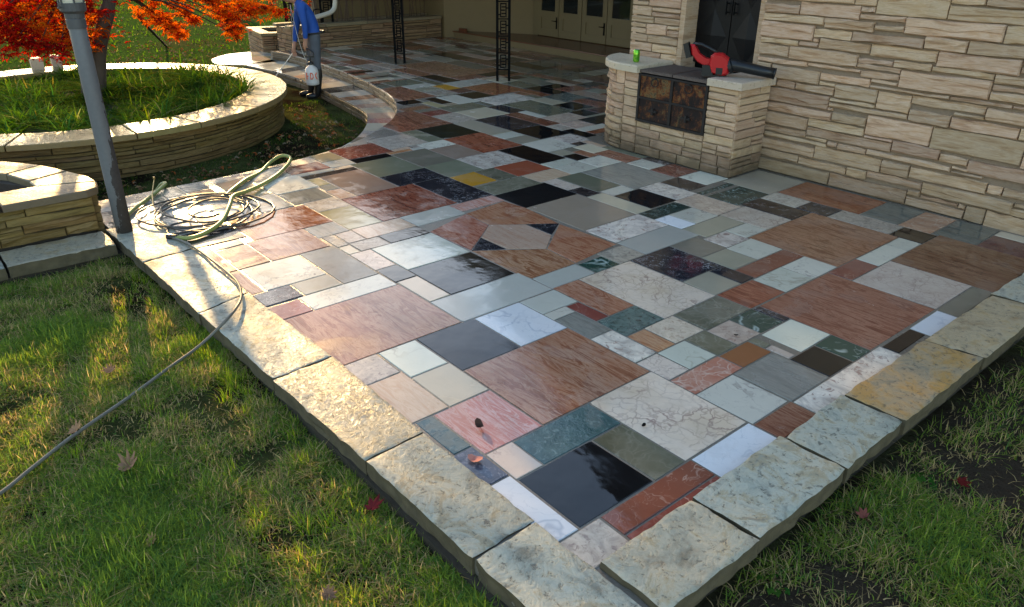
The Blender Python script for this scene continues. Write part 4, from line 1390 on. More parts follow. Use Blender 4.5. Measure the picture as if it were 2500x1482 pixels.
# ================================================================ wrought iron porch posts
def post(a, b, z0, z1, label, light=False):
    ax, ay = a; bx, by = b; th = thing('porch_post', label, 'iron post', ((ax+bx)/2, (ay+by)/2, z0), 'wrought iron porch posts')
    d = Vector((bx-ax, by-ay, 0)); L = d.length; d.normalize(); s = Vector((-d.y, d.x, 0))
    for p in (a, b):
        m = MB(); m.obox((p[0], p[1], (z0+z1)/2), d*.019, s*.019, (0, 0, (z1-z0)/2)); m.build('upright', MAT['iron'], th)
    m = MB(); A0 = Vector((ax, ay, 0)); q = lambda u, z: A0+d*(u*L)+Vector((0, 0, z))
    def bar(u0, z0_, u1, z1_):
        P, Q = q(u0, z0_), q(u1, z1_); c = (P+Q)/2; e = (Q-P)/2
        m.obox(c, d*(abs(e.dot(d))+.0085), s*.008, (0, 0, abs(e.z)+.0085))
    z = z0+.17; U = .24
    while z+U < z1-.02:
        bar(.08, z, .92, z); bar(.28, z+.03, .28, z+U-.03); bar(.72, z+.03, .72, z+U-.03)
        bar(.28, z+.03, .60, z+.03); bar(.40, z+.075, .72, z+.075); bar(.28, z+.12, .60, z+.12); bar(.40, z+.165, .72, z+.165); bar(.28, z+U-.03, .72, z+U-.03)
        bar(.08, z+.06, .28, z+.06); bar(.72, z+.15, .92, z+.15); z += U
    m.build('lattice', MAT['iron'], th); return th
post((-11.58, 7.14), (-11.49, 7.26), 0, 2.55, 'black lattice iron post nearest the long brown planter on the porch')
post((-9.20, 7.45), (-9.09, 7.59), 0, 2.55, 'tall black lattice iron post in front of the dark porch doors')
post((-15.30, 6.93), (-15.42, 7.12), .1, 2.55, 'black lattice iron post standing in the square planter behind the man')
post((-14.46, 7.28), (-14.42, 7.50), .40, 2.55, 'black lattice iron post beside the pale downspout in the long planter')

# downspout
ds = thing('downspout', 'pale bent downspout pipe above the long stone planter', 'downspout', (-14.0, 7.2, .46))
m = MB(); m.tube(catmull([(-14.02, 7.38, 2.5), (-14.0, 7.38, 1.2), (-13.99, 7.36, .80), (-13.98, 7.28, .66), (-13.99, 7.10, .60), (-14.02, 6.80, .545)], 6), (.045, .035), 10); m.build('pipe', MAT['pale_metal'], ds, None, True)
m = MB(); m.obox((-14.0, 7.38, 1.0), (.055, 0, 0), (0, .05, 0), (0, 0, .012)); m.build('strap', MAT['pale_metal'], ds)
# small black boot-scraper style bracket on the planter rim
m = MB(); m.tube(catmull([(-14.05, 6.93, .47), (-14.06, 6.93, .66), (-14.05, 6.98, .70), (-14.03, 7.08, .69), (-14.03, 7.10, .60), (-14.03, 7.10, .47)], 5), .012, 6); tag(m.build('iron_handle', MAT['iron'], None, (-14.05, 7, .47)), 'small black iron loop handle on the long planter rim', 'handle')

# ================================================================ long planter by the porch
lp = thing('long_planter', 'long brown ledgestone planter along the porch with bare stems in it', 'stone planter', (-14.4, 8.2, 0))
fm = lambda u, v, d: (-14.10+d, u, v); r5 = random.Random(5)
ledge(lp, MAT['ledge_far'], fm, 6.48, 9.88, 0, .37, (.055, .075), (.35, .8), .011, 2, .004, r5)
ledge(lp, MAT['ledge_far'], lambda u, v, d: (u, 6.46-d, v), -14.74, -14.11, -.15, .37, (.07, .10), (.16, .3), .011, 2, .008, r5)
m = MB(); m.box((-14.80, 6.48, -.3), (-14.12, 9.90, .30)); m.build('mortar_bed', MAT['mortar_d'], lp)
yy = 6.42
for L in (.75, .9, .85, .95):
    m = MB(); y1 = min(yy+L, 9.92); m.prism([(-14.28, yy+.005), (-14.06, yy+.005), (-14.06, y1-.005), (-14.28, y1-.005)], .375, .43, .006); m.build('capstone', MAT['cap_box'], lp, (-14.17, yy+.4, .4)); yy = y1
m = MB(); m.box((-14.80, 6.42, .375), (-14.65, 9.9, .43)); m.build('back_rim', MAT['cap_box'], lp); m = MB(); m.box((-14.65, 6.5, .28), (-14.28, 9.9, .36)); m.build('soil', simple('planter_soil', (.03, .022, .015), .95, 0, .4, 30, .8), lp)
MAT['stem'] = simple('bare_stem', (.11, .065, .04), .8, 0, .3, 20)
for k, (yc, n, pl) in enumerate([(7.15, 9, 'beside the iron post and downspout'), (7.75, 11, 'second from the left along the planter'), (8.35, 12, 'behind the man on the porch side'), (8.95, 10, 'next to the front lattice post'), (9.5, 7, 'at the far right end of the planter')]):
    th = thing('bare_shrub', 'bare brown stems in the long planter '+pl, 'shrub', (-14.45, yc, .36), 'bare stems in the long planter')
    m = MB()
    for i in range(n):
        x, y = -14.45+RND.uniform(-.1, .1), yc+RND.uniform(-.22, .22); lx, ly = RND.uniform(-.1, .12), RND.uniform(-.28, .28); h = RND.uniform(.7, 1.3)
        m.tube(catmull([(x, y, .35), (x+lx*.4, y+ly*.3, .36+h*.5), (x+lx, y+ly, .36+h)], 3), [.009, .008, .008, .007, .006, .005, .004], 4)
    m.build('stems', MAT['stem'], th)

# square planter behind the landing
sq = thing('square_planter', 'empty square ledgestone planter box on the lawn beyond the landing', 'stone planter', (-15.6, 6.9, -.2))
F = [(-15.2, 6.34), (-14.86, 7.35), (-16.05, 7.62), (-16.43, 6.55)]
def edge_map(a, b):
    l = hypot(b[0]-a[0], b[1]-a[1]); tx, ty = (b[0]-a[0])/l, (b[1]-a[1])/l
    return (lambda u, v, d: (a[0]+tx*u+ty*d, a[1]+ty*u-tx*d, v)), l
for i, (a, b) in enumerate([(F[3], F[0]), (F[0], F[1])]):
    em, l = edge_map(a, b); ledge(sq, MAT['ledge_far'], em, .01, l-.01, -.32, .15, (.06, .085), (.2, .45), .011, 2, .006, r5)
cF = (sum(p[0] for p in F)/4, sum(p[1] for p in F)/4); ins = lambda k: [(p[0]+(cF[0]-p[0])*k, p[1]+(cF[1]-p[1])*k) for p in F]
I0, I1, O1 = ins(.03), ins(.36), ins(-.05)
m = MB()
for i in range(4): m.prism([I0[i], I0[(i+1) % 4], I1[(i+1) % 4], I1[i]], -.4, .145)
m.build('mortar_bed', MAT['mortar_d'], sq)
for i in range(4): m = MB(); m.prism([O1[i], O1[(i+1) % 4], I1[(i+1) % 4], I1[i]], .155, .21, .006); m.build('capstone', MAT['cap_box'], sq, (*[(O1[i][k]+I1[i][k])/2 for k in (0, 1)], .18))

# ================================================================ raised planter at the left edge
rp = thing('raised_planter', 'rough stone planter corner at the left edge with a pointed dark opening', 'stone planter', (-6.6, .4, 0))
OUT = [(-6.13, -1.0), (-6.13, 1.06), (-6.17, 1.13), (-6.30, 1.15), (-6.48, 1.13), (-6.72, 1.05), (-7.03, .92), (-7.35, .70), (-7.7, .35), (-8.0, -.2), (-8.1, -1.0)]
INN = [(-6.44, -1.0), (-6.45, .40), (-6.45, .79), (-6.62, .78), (-6.93, .68), (-7.2, .45), (-7.45, .1), (-7.7, -.3), (-7.8, -1.0)]
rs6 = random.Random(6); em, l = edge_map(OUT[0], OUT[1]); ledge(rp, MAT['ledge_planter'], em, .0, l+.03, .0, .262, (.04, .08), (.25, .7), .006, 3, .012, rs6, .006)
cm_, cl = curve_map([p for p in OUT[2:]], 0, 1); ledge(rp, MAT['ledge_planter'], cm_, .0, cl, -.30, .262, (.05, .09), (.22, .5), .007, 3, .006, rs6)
m = MB()
oo = [(p[0]+(-6.9-p[0])*.03, p[1]+(.1-p[1])*.03) for p in OUT]; m.prism(oo if sum(oo[i-1][0]*oo[i][1]-oo[i][0]*oo[i-1][1] for i in range(len(oo))) > 0 else oo[::-1], -.35, .16); m.build('soil_fill', MAT['mortar_d'], rp)
m = MB()
for a, b, c, d in [((-6.15, -1), (-6.15, 1.08), (-6.44, .80), (-6.44, -1)), ((-6.2, 1.12), (-6.72, 1.03), (-6.62, .79), (-6.44, .80)), ((-6.72, 1.03), (-7.33, .69), (-7.2, .46), (-6.62, .79)), ((-7.33, .69), (-8.05, -.9), (-7.8, -.95), (-7.2, .46))]: 
    pp = [a, b, c, d]; m.prism(pp if sum(pp[i-1][0]*pp[i][1]-pp[i][0]*pp[i-1][1] for i in range(4)) > 0 else pp[::-1], .1, .264)
m.build('mortar_bed', MAT['mortar_d'], rp)
CP = [[(-6.10, -1.0), (-6.10, -.25), (-6.44, -.25), (-6.44, -1.0)], [(-6.10, -.24), (-6.10, .50), (-6.45, .50), (-6.44, -.24)], [(-6.10, .51), (-6.10, 1.06), (-6.15, 1.15), (-6.30, 1.18), (-6.45, .79), (-6.45, .51)], [(-6.31, 1.18), (-6.49, 1.16), (-6.74, 1.08), (-6.62, .78), (-6.455, .80)], [(-6.75, 1.075), (-7.05, .95), (-6.93, .68), (-6.63, .775)], [(-7.06, .945), (-7.38, .72), (-7.2, .45), (-6.94, .675)], [(-7.39, .71), (-7.73, .36), (-7.46, .1), (-7.21, .44)], [(-7.74, .35), (-8.04, -.2), (-8.14, -1.0), (-7.8, -1.0), (-7.7, -.3), (-7.47, .09)]]
for i, p in enumerate(CP):
    if sum(p[k-1][0]*p[k][1]-p[k][0]*p[k-1][1] for k in range(len(p))) < 0: p = p[::-1]
    c = (sum(q[0] for q in p)/len(p), sum(q[1] for q in p)/len(p)); p = [(q[0]+(c[0]-q[0])*.012+RND.uniform(-.008, .008), q[1]+(c[1]-q[1])*.012+RND.uniform(-.008, .008)) for q in p]
    m = MB(); m.prism(p, .266, .318+RND.uniform(-.004, .006), .009); m.build('capstone', MAT['cap_box'], rp, (*c, .3))

# ================================================================ round planter
PC = (-11.05, 2.05); RW, RO, RI = 2.52, 2.60, 2.08
rd = thing('round_planter', 'large round ledgestone planter ring holding the red maple', 'stone planter', (*PC, -.3))
pm = lambda u, v, d: (PC[0]+(RW+d)*cos(u/RW), PC[1]+(RW+d)*sin(u/RW), v)
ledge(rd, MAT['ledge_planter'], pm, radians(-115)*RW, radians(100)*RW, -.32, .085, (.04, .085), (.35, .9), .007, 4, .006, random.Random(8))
N = 96; ring = lambda r: [(PC[0]+r*cos(2*pi*k/N), PC[1]+r*sin(2*pi*k/N)) for k in range(N)]
m = MB(); a, b = ring(RW-.02), ring(RI+.03)
vs = [(x, y, -.4) for x, y in a]+[(x, y, .088) for x, y in a]+[(x, y, .088) for x, y in b]+[(x, y, -.1) for x, y in b]
m.add(vs, [(j*N+k, j*N+(k+1) % N, (j+1)*N+(k+1) % N, (j+1)*N+k) for j in range(3) for k in range(N)]); m.build('mortar_bed', MAT['mortar_d'], rd)
w = 0
rc = random.Random(21)
while w < 2*pi-.05:
    dw = rc.uniform(.24, .42)
    if 2*pi-w-dw < .2: dw = 2*pi-w
    n = 7; g = .003
    P = [(PC[0]+RO*cos(w+g+(dw-2*g)*k/n), PC[1]+RO*sin(w+g+(dw-2*g)*k/n)) for k in range(n+1)]+[(PC[0]+RI*cos(w+g+(dw-2*g)*k/n), PC[1]+RI*sin(w+g+(dw-2*g)*k/n)) for k in range(n, -1, -1)]
    m = MB(); m.prism(P, .090, .150+rc.uniform(-.004, .004), .008); m.build('capstone', MAT['cap'], rd, (PC[0]+2.3*cos(w+dw/2), PC[1]+2.3*sin(w+dw/2), .12)); w += dw
m = MB(); m.prism(ring(RI+.02), -.2, .03); m.build('soil', simple('bed_soil', (.028, .022, .014), .95, 0, .5, 14, .9), rd)
for i, (x, y, w_, h, lab) in enumerate([(-13.45, 2.10, .15, .17, 'left of two small pale stone blocks on the far rim of the round planter'), (-13.33, 2.34, .12, .20, 'right of two small pale stone blocks on the far rim of the round planter')]):
    m = MB(); P = [(x-.09, y-w_/2), (x+.08, y-w_/2-.01), (x+.09, y+w_/2), (x-.08, y+w_/2-.01)]; m.prism(P, .15, .15+h, .012); tag(m.build('stone_block', MAT['cap_stove'], None, (x, y, .15)), lab, 'stone block', 'stone blocks on the planter rim')
# kerb running off to the left of the round planter
m = MB()
kb = thing('lawn_edging', 'low pale stone edging running left from the round planter', 'edging', (-14.2, 1.2, -.3))
P, l_ = resample([(-13.4, 1.75), (-14.2, 1.35), (-15.0, .75), (-15.8, -.1)], 8)
for i in range(8):
    a, b = P[i], P[i+1]; em, l = edge_map(a, b); q = [em(.005, 0, .12)[:2], em(l-.005, 0, .12)[:2], em(l-.005, 0, -.12)[:2], em(.005, 0, -.12)[:2]]
    q = q if sum(q[k-1][0]*q[k][1]-q[k][0]*q[k-1][1] for k in range(4)) > 0 else q[::-1]
    m = MB(); m.prism(q, -.36, .02+RND.uniform(-.01, .01), .012); m.build('stone', MAT['cap'], kb, ((a[0]+b[0])/2, (a[1]+b[1])/2, -.1))

# ================================================================ lamp post
lam = thing('lamp_post', 'grey lamp post with peeling paint leaning over the patio corner', 'lamp post', (-5.95, 1.217, .008))
def m_peel():
    t = NT('peeling_grey_paint'); co = t.coords((1, 1, .45), False); n = t.noise(co, 13, 5, .62, .3); sx = t.n('SeparateXYZ'); t.plug(sx.inputs[0], t.coords(rnd=False))
    side = t.math('ADD', t.math('MULTIPLY', sx.outputs[0], 1.6), t.math('MULTIPLY', sx.outputs[1], 4.0)); hz_ = t.maprange(sx.outputs[2], 0, 1.15, .20, -.16)
    k = t.math('ADD', t.math('ADD', n, side), hz_); mk = t.maprange(k, .635, .65, 0, 1)
    f = t.noise(t.coords(rnd=False), 40, 4); col = t.mix(mk, t.mix(f, (.125, .128, .132), (.165, .168, .172)), t.mix(f, (.035, .030, .028), (.075, .062, .055)))
    return t.fin(col, t.maprange(mk, 0, 1, .45, .8), t.bump(mk, .5, .004), 0, .4)
MAT['lamp'] = m_peel(); lc = (-5.95, 1.217, .008)
m = MB(); m.lathe([(.056, -.02), (.056, .4), (.055, 1.0), (.054, 1.455), (.0535, 1.457)], lc, 24); m.build('pole', MAT['lamp'], lam, None, True)
MAT['lampc'] = simple('grey_lamp_metal', (.085, .086, .088), .5, .2, .1, 20)
m = MB(); m.lathe([(.054, 1.440), (.060, 1.442), (.060, 1.498), (.058, 1.503), (.060, 1.506), (.061, 1.535), (.080, 1.552), (.0815, 1.60), (.075, 1.602)], lc, 24); m.build('collar', MAT['lampc'], lam, None, False)
m = MB(); m.lathe([(.072, 1.601), (.083, 1.90), (.083, 1.902)], lc, 6); m.build('glass_pane', simple('frosted_glass', (.62, .58, .44), .3, 0, .05), lam)
m = MB()
for k in range(6):
    w = 2*pi*k/6; m.tube([(lc[0]+.076*cos(w), lc[1]+.076*sin(w), 1.60), (lc[0]+.087*cos(w), lc[1]+.087*sin(w), 1.915)], .007, 6)
m.lathe([(.094, 1.905), (.098, 1.93), (.06, 2.03), (.02, 2.09), (.012, 2.15)], lc, 18); m.build('lantern_frame', MAT['lampc'], lam)
m = MB(); m.tube([(lc[0]+.05, lc[1]-.075, 1.585), (lc[0]+.055, lc[1]-.09, 1.595), (lc[0]+.055, lc[1]-.088, 1.66)], .006, 6); m.lathe([(.004, 0), (.010, .003), (.010, .010), (.004, .013)], (lc[0]+.055, lc[1]-.092, 1.578), 8); m.build('latch', MAT['lampc'], lam)

# ================================================================ hoses
MAT['hose_dark'] = simple('brown_hose', (.085, .068, .050), .35, 0, .2, 20); MAT['hose_green'] = simple('green_hose', (.30, .32, .085), .4, 0, .12, 20); MAT['hose_lawn'] = simple('weathered_hose', (.15, .14, .11), .5, 0, .2, 20); MAT['brass'] = simple('brass', (.35, .24, .08), .35, .8)
hc = thing('coiled_hose', 'thin brown grey hose lying in loose loops near the lamp post', 'hose', (-6.0, 1.85, .01))
P = []; rh = random.Random(3)
for k in range(0, 5*24+1):
    w = k/24*2*pi; q = k/(5*24); r = .43-.08*q+.05*sin(w*.37+1)+.03*sin(w*2.3); 
    if q > .72: r *= 1-.45*(q-.72)/.28
    P.append((-6.0+r*cos(w)+.05*sin(q*9), 1.84+r*sin(w)*.98+.05*cos(q*7), .014+.030*q+.006*sin(w*3)))
m = MB(); m.tube(P, .0078, 7); m.build('coil', MAT['hose_dark'], hc, None, True)
m = MB(); m.tube(catmull([P[0], (-5.62, 1.62, .016), (-5.66, 1.45, .014), (-5.84, 1.52, .016), (-5.80, 1.66, .03)], 8), .0085, 7); m.build('loose_end', MAT['hose_dark'], hc, None, True)
m = MB(); m.tube(catmull([(-6.35, 1.55, .03), (-6.58, 1.62, .06), (-6.75, 1.70, .13)], 5), .005, 6); m.lathe([(.009, 0), (.012, .01), (.009, .02)], (-6.75, 1.70, .13), 8); m.build('spray_tip', MAT['brass'], hc)
hg = thing('green_hose', 'thick yellow green hose curving across the coiled hose on the patio', 'hose', (-6.0, 2.1, .02))
gp = [(-5.56, 1.445, .025), (-5.47, 1.53, .022), (-5.50, 1.67, .025), (-5.60, 1.83, .05), (-5.80, 1.97, .085), (-6.02, 2.09, .085), (-6.20, 2.27, .045), (-6.39, 2.50, .022), (-6.60, 2.74, .020), (-6.83, 2.95, .035), (-6.95, 3.02, .05), (-7.03, 2.97, .06), (-6.98, 2.83, .03), (-6.82, 2.66, -.0), (-6.62, 2.44, .018), (-6.42, 2.24, .018), (-6.28, 2.12, .018)]
m = MB(); m.tube(catmull(gp, 8), .0165, 10); m.build('tube', MAT['hose_green'], hg, None, True)
m = MB(); m.tube([(-5.53, 1.475, .024), (-5.56, 1.445, .024), (-5.60, 1.42, .022)], .021, 10); m.build('coupling', MAT['bblk'], hg)
h2 = thing('green_hose', 'short length of yellow green hose behind the lamp post on the kerb', 'hose', (-6.5, 1.5, .02))
m = MB(); m.tube(catmull([(-6.28, 1.33, .02), (-6.42, 1.43, .02), (-6.56, 1.55, .02), (-6.72, 1.68, .022), (-6.90, 1.82, .03), (-6.98, 1.80, .0), (-7.02, 1.70, -.12), (-7.08, 1.55, -.27)], 8), .0165, 10); m.build('tube', MAT['hose_green'], h2, None, True)
hl = thing('lawn_hose', 'long weathered hose running from the patio over the kerb and across the lawn', 'hose', (-4.2, 1.2, .02))
ln = [(-5.60, 1.42, .022), (-5.45, 1.47, .020), (-5.2, 1.50, .020), (-4.92, 1.505, .026), (-4.65, 1.505, .028), (-4.44, 1.485, .030), (-4.24, 1.42, .034), (-4.08, 1.32, .045), (-3.98, 1.22, .040), (-3.97, 1.12, -.02), (-3.95, 1.02, -.06), (-3.88, .87, -.076), (-3.72, .62, -.08), (-3.53, .31, -.078), (-3.39, .11, -.082), (-3.27, -.05, -.08), (-3.1, -.4, -.08), (-2.95, -.9, -.085)]
m = MB(); m.tube(catmull(ln, 8), .0088, 8); m.build('tube', MAT['hose_lawn'], hl, None, True)
# cane in the lawn
m = MB(); m.tube([(-19.28, 5.74, -.45), (-13.5, 3.67, .78)], .026, 6); tag(m.build('tree_stake', MAT['iron'], None, (-19.28, 5.74, -.35)), 'slanting black pole propped from the lawn up into the maple', 'pole')
# ================================================================ man spraying
MG = Vector((-11.172, 5.379, -.30)); MR = Vector((.434, .901, 0)); MC = Vector((.901, -.434, 0))   # right in view, towards the viewer
mp_ = lambda r, z, c=0.0: MG+MR*r+MC*c+Vector((0, 0, z))
man = thing('person', 'man in blue long sleeve shirt and grey jeans bending forward and spraying from a bottle', 'person', MG)
def skin_mesh(name, V, Eg, root, sub=2):
    me = bpy.data.meshes.new(name); me.from_pydata([v[0] for v in V], Eg, []); ob = bpy.data.objects.new(name, me); COL.objects.link(ob)
    sk = ob.modifiers.new('s', 'SKIN'); sk.use_smooth_shade = True
    for i, v in enumerate(V):
        s_ = me.skin_vertices[0].data[i]; s_.radius = v[1] if isinstance(v[1], tuple) else (v[1], v[1]); s_.use_root = (i == root)
    sb = ob.modifiers.new('d', 'SUBSURF'); sb.levels = sub; sb.render_levels = sub
    dg = bpy.context.evaluated_depsgraph_get(); dg.update(); nm = bpy.data.meshes.new_from_object(ob.evaluated_get(dg)); bpy.data.objects.remove(ob); return nm
V = []; Eg = []; reg = []
def jn(p, r, z, par=None):
    V.append((p, r)); reg.append(z)
    if par is not None: Eg.append((par, len(V)-1))
    return len(V)-1
pel = jn(mp_(.085, .93), (.150, .125), 'jean'); wst = jn(mp_(.075, 1.05), (.150, .115), 'shirt', pel); che = jn(mp_(-.005, 1.24), (.185, .125), 'shirt', wst); upc = jn(mp_(-.065, 1.345), (.175, .105), 'shirt', che)
nk = jn(mp_(-.125, 1.41), .058, 'skin', upc); hd1 = jn(mp_(-.185, 1.445), (.070, .078), 'skin', nk); hd2 = jn(mp_(-.235, 1.475), (.082, .098), 'skin', hd1); hd3 = jn(mp_(-.285, 1.49), (.070, .082), 'skin', hd2)
for sgn, kr, kz, ar, az in ((1, .078, .50, .055, .085), (-1, -.01, .50, -.045, .095)):
    h = jn(mp_(.082, .86, .10*sgn), .098, 'jean', pel); t_ = jn(mp_((.082+kr)/2, .69, .11*sgn), .088, 'jean', h); k_ = jn(mp_(kr, kz, .115*sgn), .068, 'jean', t_); cf = jn(mp_(kr*.6+ar*.4+.02, .36, .115*sgn), .072, 'boot', k_); an = jn(mp_(ar, az, .115*sgn), .052, 'boot', cf)
    hl_ = jn(mp_(ar-.02, .045, .115*sgn), (.052, .042), 'boot', an); b1 = jn(mp_(ar-.11, .040, .118*sgn), (.050, .036), 'boot', hl_); jn(mp_(ar-.185, .034, .118*sgn), (.040, .026), 'boot', b1)
hands = {}
for sgn, sh, el, ha in ((1, (-.06, 1.335), (-.030, 1.065), (-.045, .86)), (-1, (-.085, 1.335), (-.165, 1.00), (-.222, .745))):
    s1 = jn(mp_(sh[0], sh[1], .17*sgn), .075, 'shirt', upc); s2_ = jn(mp_(sh[0]*.5+el[0]*.5, (sh[1]+el[1])/2, .215*sgn), .060, 'shirt', s1); e_ = jn(mp_(el[0], el[1], .22*sgn), .048, 'shirt', s2_)
    c2 = .20 if sgn > 0 else -.13
    w1 = jn(mp_(el[0]*.35+ha[0]*.65, el[1]*.35+ha[1]*.65, (.22*sgn*.4+c2*.6)), .038, 'shirt', e_); w2 = jn(mp_(ha[0], ha[1], c2), .029, 'skin', w1)
    hb = jn(mp_(ha[0]-.006, ha[1]-.055, c2), (.034, .024), 'skin', w2); hands[sgn] = (hb, ha[0]-.006, ha[1]-.055, c2)
    for f in range(4):
        fr = -.024+.016*f; l = (.038, .044, .042, .034)[f]; a0 = jn(mp_(ha[0]+fr-.004, ha[1]-.095, c2+.004), .0095, 'skin', hb); a1 = jn(mp_(ha[0]+fr-.004, ha[1]-.098-l*.6, c2+.012*sgn*-1), .0085, 'skin', a0); jn(mp_(ha[0]+fr+.004, ha[1]-.098-l, c2-.026*sgn), .0075, 'skin', a1)
    t0 = jn(mp_(ha[0]-.034, ha[1]-.045, c2-.012*sgn), .0105, 'skin', hb); jn(mp_(ha[0]-.042, ha[1]-.085, c2-.022*sgn), .0085, 'skin', t0)
bm_ = skin_mesh('person_body', V, Eg, pel)
MAT['skin'] = simple('skin', (.42, .22, .14), .5, 0, .08, 12); MAT['shirt'] = simple('blue_shirt', (.012, .075, .34), .75, 0, .3, 7, .9); MAT['jean'] = simple('grey_jeans', (.085, .095, .11), .85, 0, .35, 9, .9); MAT['boot'] = simple('black_boots', (.012, .011, .010), .4, 0, .2, 10)
order = ['skin', 'shirt', 'jean', 'boot']
for k in order: bm_.materials.append(MAT[k])
seg = [(Vector(V[a][0]), Vector(V[b][0]), reg[b], (V[a][1] if not isinstance(V[a][1], tuple) else max(V[a][1]))) for a, b in Eg]
for p in bm_.polygons:
    c = p.center; best = None
    for a, b, z, r in seg:
        d = b-a; t_ = max(0, min(1, (c-a).dot(d)/max(1e-9, d.length_squared))); q = (c-(a+d*t_)).length-r*.9
        if best is None or q < best[0]: best = (q, z)
    z = best[1]
    if z in ('jean', 'shirt') and abs(c.x-MG.x) < .6:
        h_ = c.z-MG.z; rr = (c-MG).dot(MR)
        if z == 'shirt' and h_ < .965 and rr > .0 : z = 'jean'
        if z == 'jean' and h_ > .965: z = 'shirt'
    p.material_index = order.index(z); p.use_smooth = True
for v in bm_.vertices: v.co -= MG
body = bpy.data.objects.new('body', bm_); COL.objects.link(body); body.parent = man; WL[body.name] = MG
# face, hair, belt
m = MB()
m.lathe([(.004, -.012), (.012, -.004), (.010, .01), (.003, .022)], mp_(-.345, 1.455, 0), 8); m.build('nose', MAT['skin'], man, None, True)
m = MB()
for s_ in (-1, 1): m.lathe([(.002, -.008), (.009, -.004), (.009, .004), (.002, .008)], mp_(-.338, 1.487, .034*s_), 8)
m.build('eye', simple('eye_dark', (.05, .035, .03), .3), man)
m = MB(); m.obox(mp_(-.325, 1.417, 0), MR*.006+Vector((0, 0, -.003)), MC*.024, (0, 0, .005)); m.build('mouth', simple('lips', (.32, .12, .09), .5), man)
m = MB()
for s_ in (-1, 1): m.obox(mp_(-.222, 1.468, .083*s_), MR*.018, MC*.006, (0, 0, .03))
m.build('ear', MAT['skin'], man)
m = MB(); n1, n2 = 8, 14
for_v = []
for j in range(n1+1):
    a = pi*.62*j/n1
    for k in range(n2):
        w = 2*pi*k/n2; p = Vector((sin(a)*cos(w)*.116, sin(a)*sin(w)*.094, cos(a)*.112)); R_ = MR*p.x+MC*p.y+Vector((0, 0, p.z)); for_v.append(mp_(-.218, 1.495)+R_+MR*(.03*(1-cos(a))))
m.add(for_v, [(j*n2+k, j*n2+(k+1) % n2, (j+1)*n2+(k+1) % n2, (j+1)*n2+k) for j in range(n1) for k in range(n2)]); m.build('hair', simple('dark_hair', (.035, .024, .018), .6, 0, .3, 30), man, None, True)
m = MB()
P = [mp_(.08+.158*cos(w)-.0, .955+.02*cos(w), .158*sin(w)) for w in [2*pi*k/24 for k in range(25)]]; m.tube(P, [(.014, .022)]*25, 6, False, (0, 0, 1)); m.build('belt', MAT['boot'], man)
m = MB(); m.obox(mp_(.035, 1.25, .178), MR*.035, Vector((0, 0, .05)), MC*.004); 
# sprayer: tank, hose, wand
sp = thing('pump_sprayer', 'white pump sprayer bottle with orange lettering carried by the man', 'sprayer', mp_(0, .25, .21))
TC = mp_(-.005, .235, .235)
m = MB(); m.lathe([(.085, 0), (.098, .012), (.100, .05), (.096, .07), (.100, .09), (.100, .19), (.090, .235), (.060, .268), (.036, .282), (.034, .30)], TC, 20); m.build('tank', simple('milky_plastic', (.66, .62, .56), .4, 0, .06, 6), sp, None, True)
m = MB(); m.lathe([(.040, .296), (.042, .30), (.042, .325), (.030, .335), (.014, .34), (.014, .40)], TC, 14); m.obox(TC+Vector((0, 0, .41)), MR*.06, MC*.012, (0, 0, .012)); m.tube(catmull([TC+MR*-.05+Vector((0, 0, .41)), mp_(-.04, .735, .225), mp_(-.03, .76, .215), mp_(.05, .70, .23), TC+MR*.05+Vector((0, 0, .40))], 5), .009, 6); m.build('pump_cap', MAT['bblk'], sp)
m = MB(); m.tube(catmull([TC+MR*-.03+Vector((0, 0, .31)), mp_(-.10, .70, .27), mp_(-.16, 1.0, .2), mp_(-.20, 1.30, .06), mp_(-.21, 1.34, -.02), mp_(-.215, 1.10, -.06), mp_(-.23, .85, -.12), mp_(-.225, .70, -.13)], 6), .0045, 6); m.build('hose', simple('white_tube', (.42, .40, .36), .5), sp, None, True)
m = MB(); m.tube([mp_(-.185, .735, -.13), mp_(-.245, .665, -.13)], .016, 8); m.build('trigger_grip', MAT['bblk'], sp)
m = MB(); m.tube([mp_(-.245, .665, -.13), mp_(-.42, .46, -.12), mp_(-.545, .325, -.11)], .0075, 6); m.build('wand', simple('pale_wand', (.60, .58, .50), .4), sp)
def letter_bars(strokes, org, ux, uz, nrm, th, mb):
    for a, b in strokes:
        P, Q = org+ux*a[0]+uz*a[1], org+ux*b[0]+uz*b[1]; d = (Q-P); mb.obox((P+Q)/2, d/2+d.normalized()*th*.5, d.normalized().cross(nrm)*th*.5, nrm*.002)
m = MB(); ux, uz = MR*1.0, Vector((0, 0, 1)); o0 = TC+MC*.100+Vector((0, 0, .10)); hh = .085
for L, x in (('H', -.075), ('D', -.020), ('X', .034)):
    o = o0+MR*x
    st = {'H': [((0, 0), (0, hh)), ((.034, 0), (.034, hh)), ((0, hh/2), (.034, hh/2))], 'D': [((0, 0), (0, hh)), ((0, 0), (.022, 0)), ((0, hh), (.022, hh)), ((.022, 0), (.036, hh*.3)), ((.036, hh*.3), (.036, hh*.7)), ((.036, hh*.7), (.022, hh))], 'X': [((0, 0), (.034, hh)), ((0, hh), (.034, 0))]}[L]
    letter_bars(st, o-MC*(.5*((x+.018)/.1)**2*.1), ux, uz, MC, .013, m)
m.build('lettering', simple('orange_print', (.75, .10, .02), .5), sp)

